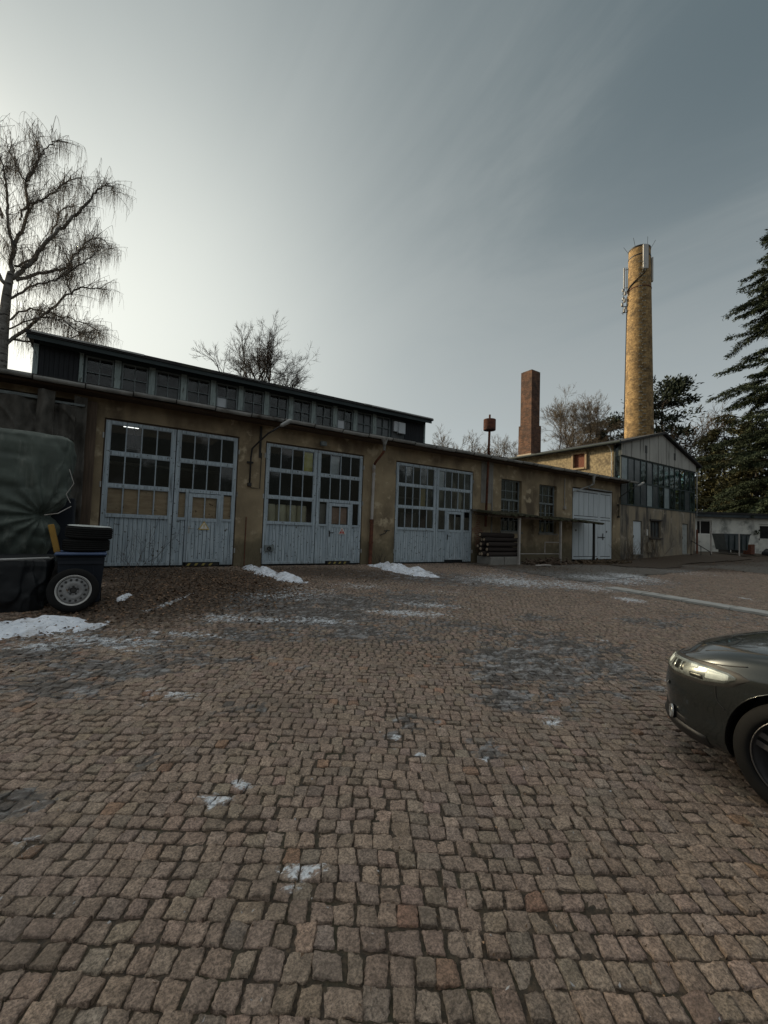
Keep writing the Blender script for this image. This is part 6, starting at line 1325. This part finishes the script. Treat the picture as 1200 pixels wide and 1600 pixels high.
    if h: 
        fg = MB().lathe([(.0, .002), (.030, .004), (.036, .012), (.044, .014), (.046, .0)], (0, 0, 0), 24, 'X').build('fog_lamp', chrome, T, smooth=True, org=Vector((0, 0, 0))); fg.location = h; fg.rotation_euler = (0, 0, math.atan2(dr.y, dr.x)-.25)
    patch('bumper_lip', [(A(.95, .1), .315), (A(.90, .5), .315), (A(.75, .76), .31), (A(.5, .87), .28)], [(A(.95, .1), .20), (A(.90, .5), .205), (A(.75, .76), .205), (A(.5, .87), .205)], blk, off=.016, n=40)
    h = hit(A(.80, .70)+.03, .52, .004)
    if h: MB().lathe([(0, .003), (.012, .002), (.014, -.003)], (0, 0, 0), 12, 'X').build('parking_sensor', chrome, T, smooth=True, org=Vector((0, 0, 0))).location = h
    # hood ridge
    up = Vector((0, 0, 1))
    def hood(x, y, off=.002):
        h = tree.ray_cast(Vector((x, y, 3)), -up); return h[0]+h[1]*off if h[0] is not None else None
    q = [hood(x, .60+.10*(x-.5) if x > -.2 else .53, .0) for x in np.linspace(.62, -.42, 22)]; q = [v for v in q if v is not None]
    q = [hood(x, y, .0) for x, y in zip(np.linspace(.55, -.45, 24), np.interp(np.linspace(.55, -.45, 24), [-.45, .2, .55], [.80, .79, .735]))]; q = [v for v in q if v is not None]
    MB().tube(q, .003, 5).build('hood_gap', blk, T, smooth=True, org=Vector((0, 0, 0)))
    # arch lips
    for cx_ in (0, -2.85):
        lip = []
        for k in range(25):
            an = R_(-8+196*k/24); px_, pz_ = cx_+.376*math.cos(an), .335+.376*math.sin(an); h = tree.ray_cast(Vector((px_, 2, pz_)), Vector((0, -1, 0)))
            if h[0] is not None and h[0].y > .8: lip.append(h[0])
        if len(lip) > 4: MB().tube(lip, .004, 6).build('arch_lip', paint, T, smooth=True, org=Vector((0, 0, 0)))
    # greenhouse
    ob = np.array([(-.50, 0), (-.52, .45), (-.62, .70), (-.9, .80), (-2.0, .82), (-3.0, .76), (-3.35, .55), (-3.45, 0)]); ot = np.array([(-1.30, 0), (-1.32, .35), (-1.38, .52), (-1.5, .57), (-2.1, .59), (-2.6, .55), (-2.78, .4), (-2.85, 0)])
    mb = MB(); lv = [(0, .93, 0), (.5, 1.20, .5), (.9, 1.40, .93), (1, 1.43, 1.0)]; n2 = len(ob)
    for (s, z, t_) in lv:
        r = ob*(1-t_)+ot*t_; mb.v += [(a, b, z-(.0)) for a, b in r]+[(a, -b, z) for a, b in r]
    for i in range(3):
        for j in range(n2-1):
            q0 = i*2*n2; mb.f.append((q0+j, q0+j+1, q0+2*n2+j+1, q0+2*n2+j)); mb.f.append((q0+n2+j, q0+2*n2+n2+j, q0+2*n2+n2+j+1, q0+n2+j+1))
    mb.build('windows', mat('dark_car_glass', (.01, .012, .012), (.012, .014, .014), 2, .1), T, smooth=True, weld=True, org=Vector((0, 0, 0)))
    mb = MB(); r = ot; mb.v = [(a, b*1.02, 1.43) for a, b in r]+[(a, -b*1.02, 1.43) for a, b in r]+[(a*.98-.04, b*.8, 1.465) for a, b in r]+[(a*.98-.04, -b*.8, 1.465) for a, b in r]
    for j in range(n2-1): mb.f += [(j, j+1, 2*n2+j+1, 2*n2+j), (n2+j, 3*n2+j, 3*n2+j+1, n2+j+1), (2*n2+j, 2*n2+j+1, 3*n2+j+1, 3*n2+j)]
    mb.build('roof', paint, T, smooth=True, weld=True, org=Vector((0, 0, 0)))
    alloy = mat('dark_alloy', (.12, .12, .125), (.09, .09, .095), 10, .4, metal=.8)
    for cx_ in (0, -2.85):
        for sg in (1, -1):
            w = MB().lathe([(r_, h_*sg) for r_, h_ in tyre_prof(.330, .232, .225)], (cx_, .80*sg, .330), 72, 'Y').build('wheel', Mt['rubber'], T, smooth=True, org=Vector((0, 0, 0)))
            MB().lathe([(.232, .095*sg), (.238, .10*sg), (.225, .085*sg), (.215, -.06*sg), (.06, -.06*sg)], (cx_, .80*sg, .330), 48, 'Y').build('rim', alloy, w, smooth=True)
            sp = MB()
            for k in range(5):
                a = 2*math.pi*k/5+.3; ax = Vector((math.cos(a), 0, math.sin(a))); tg = Vector((-math.sin(a), 0, math.cos(a))); 
                for s2 in (-1, 1): sp.obox(Vector((cx_, (.80+.055)*sg, .33))+ax*.135+tg*.028*s2, ax, Vector((0, 1, 0)), tg, .098, .012, .016)
            sp.lathe([(0, .075*sg), (.05, .07*sg), (.06, .03*sg)], (cx_, .80*sg, .33), 20, 'Y'); sp.build('spoke', alloy, w, smooth=False)
build_car()
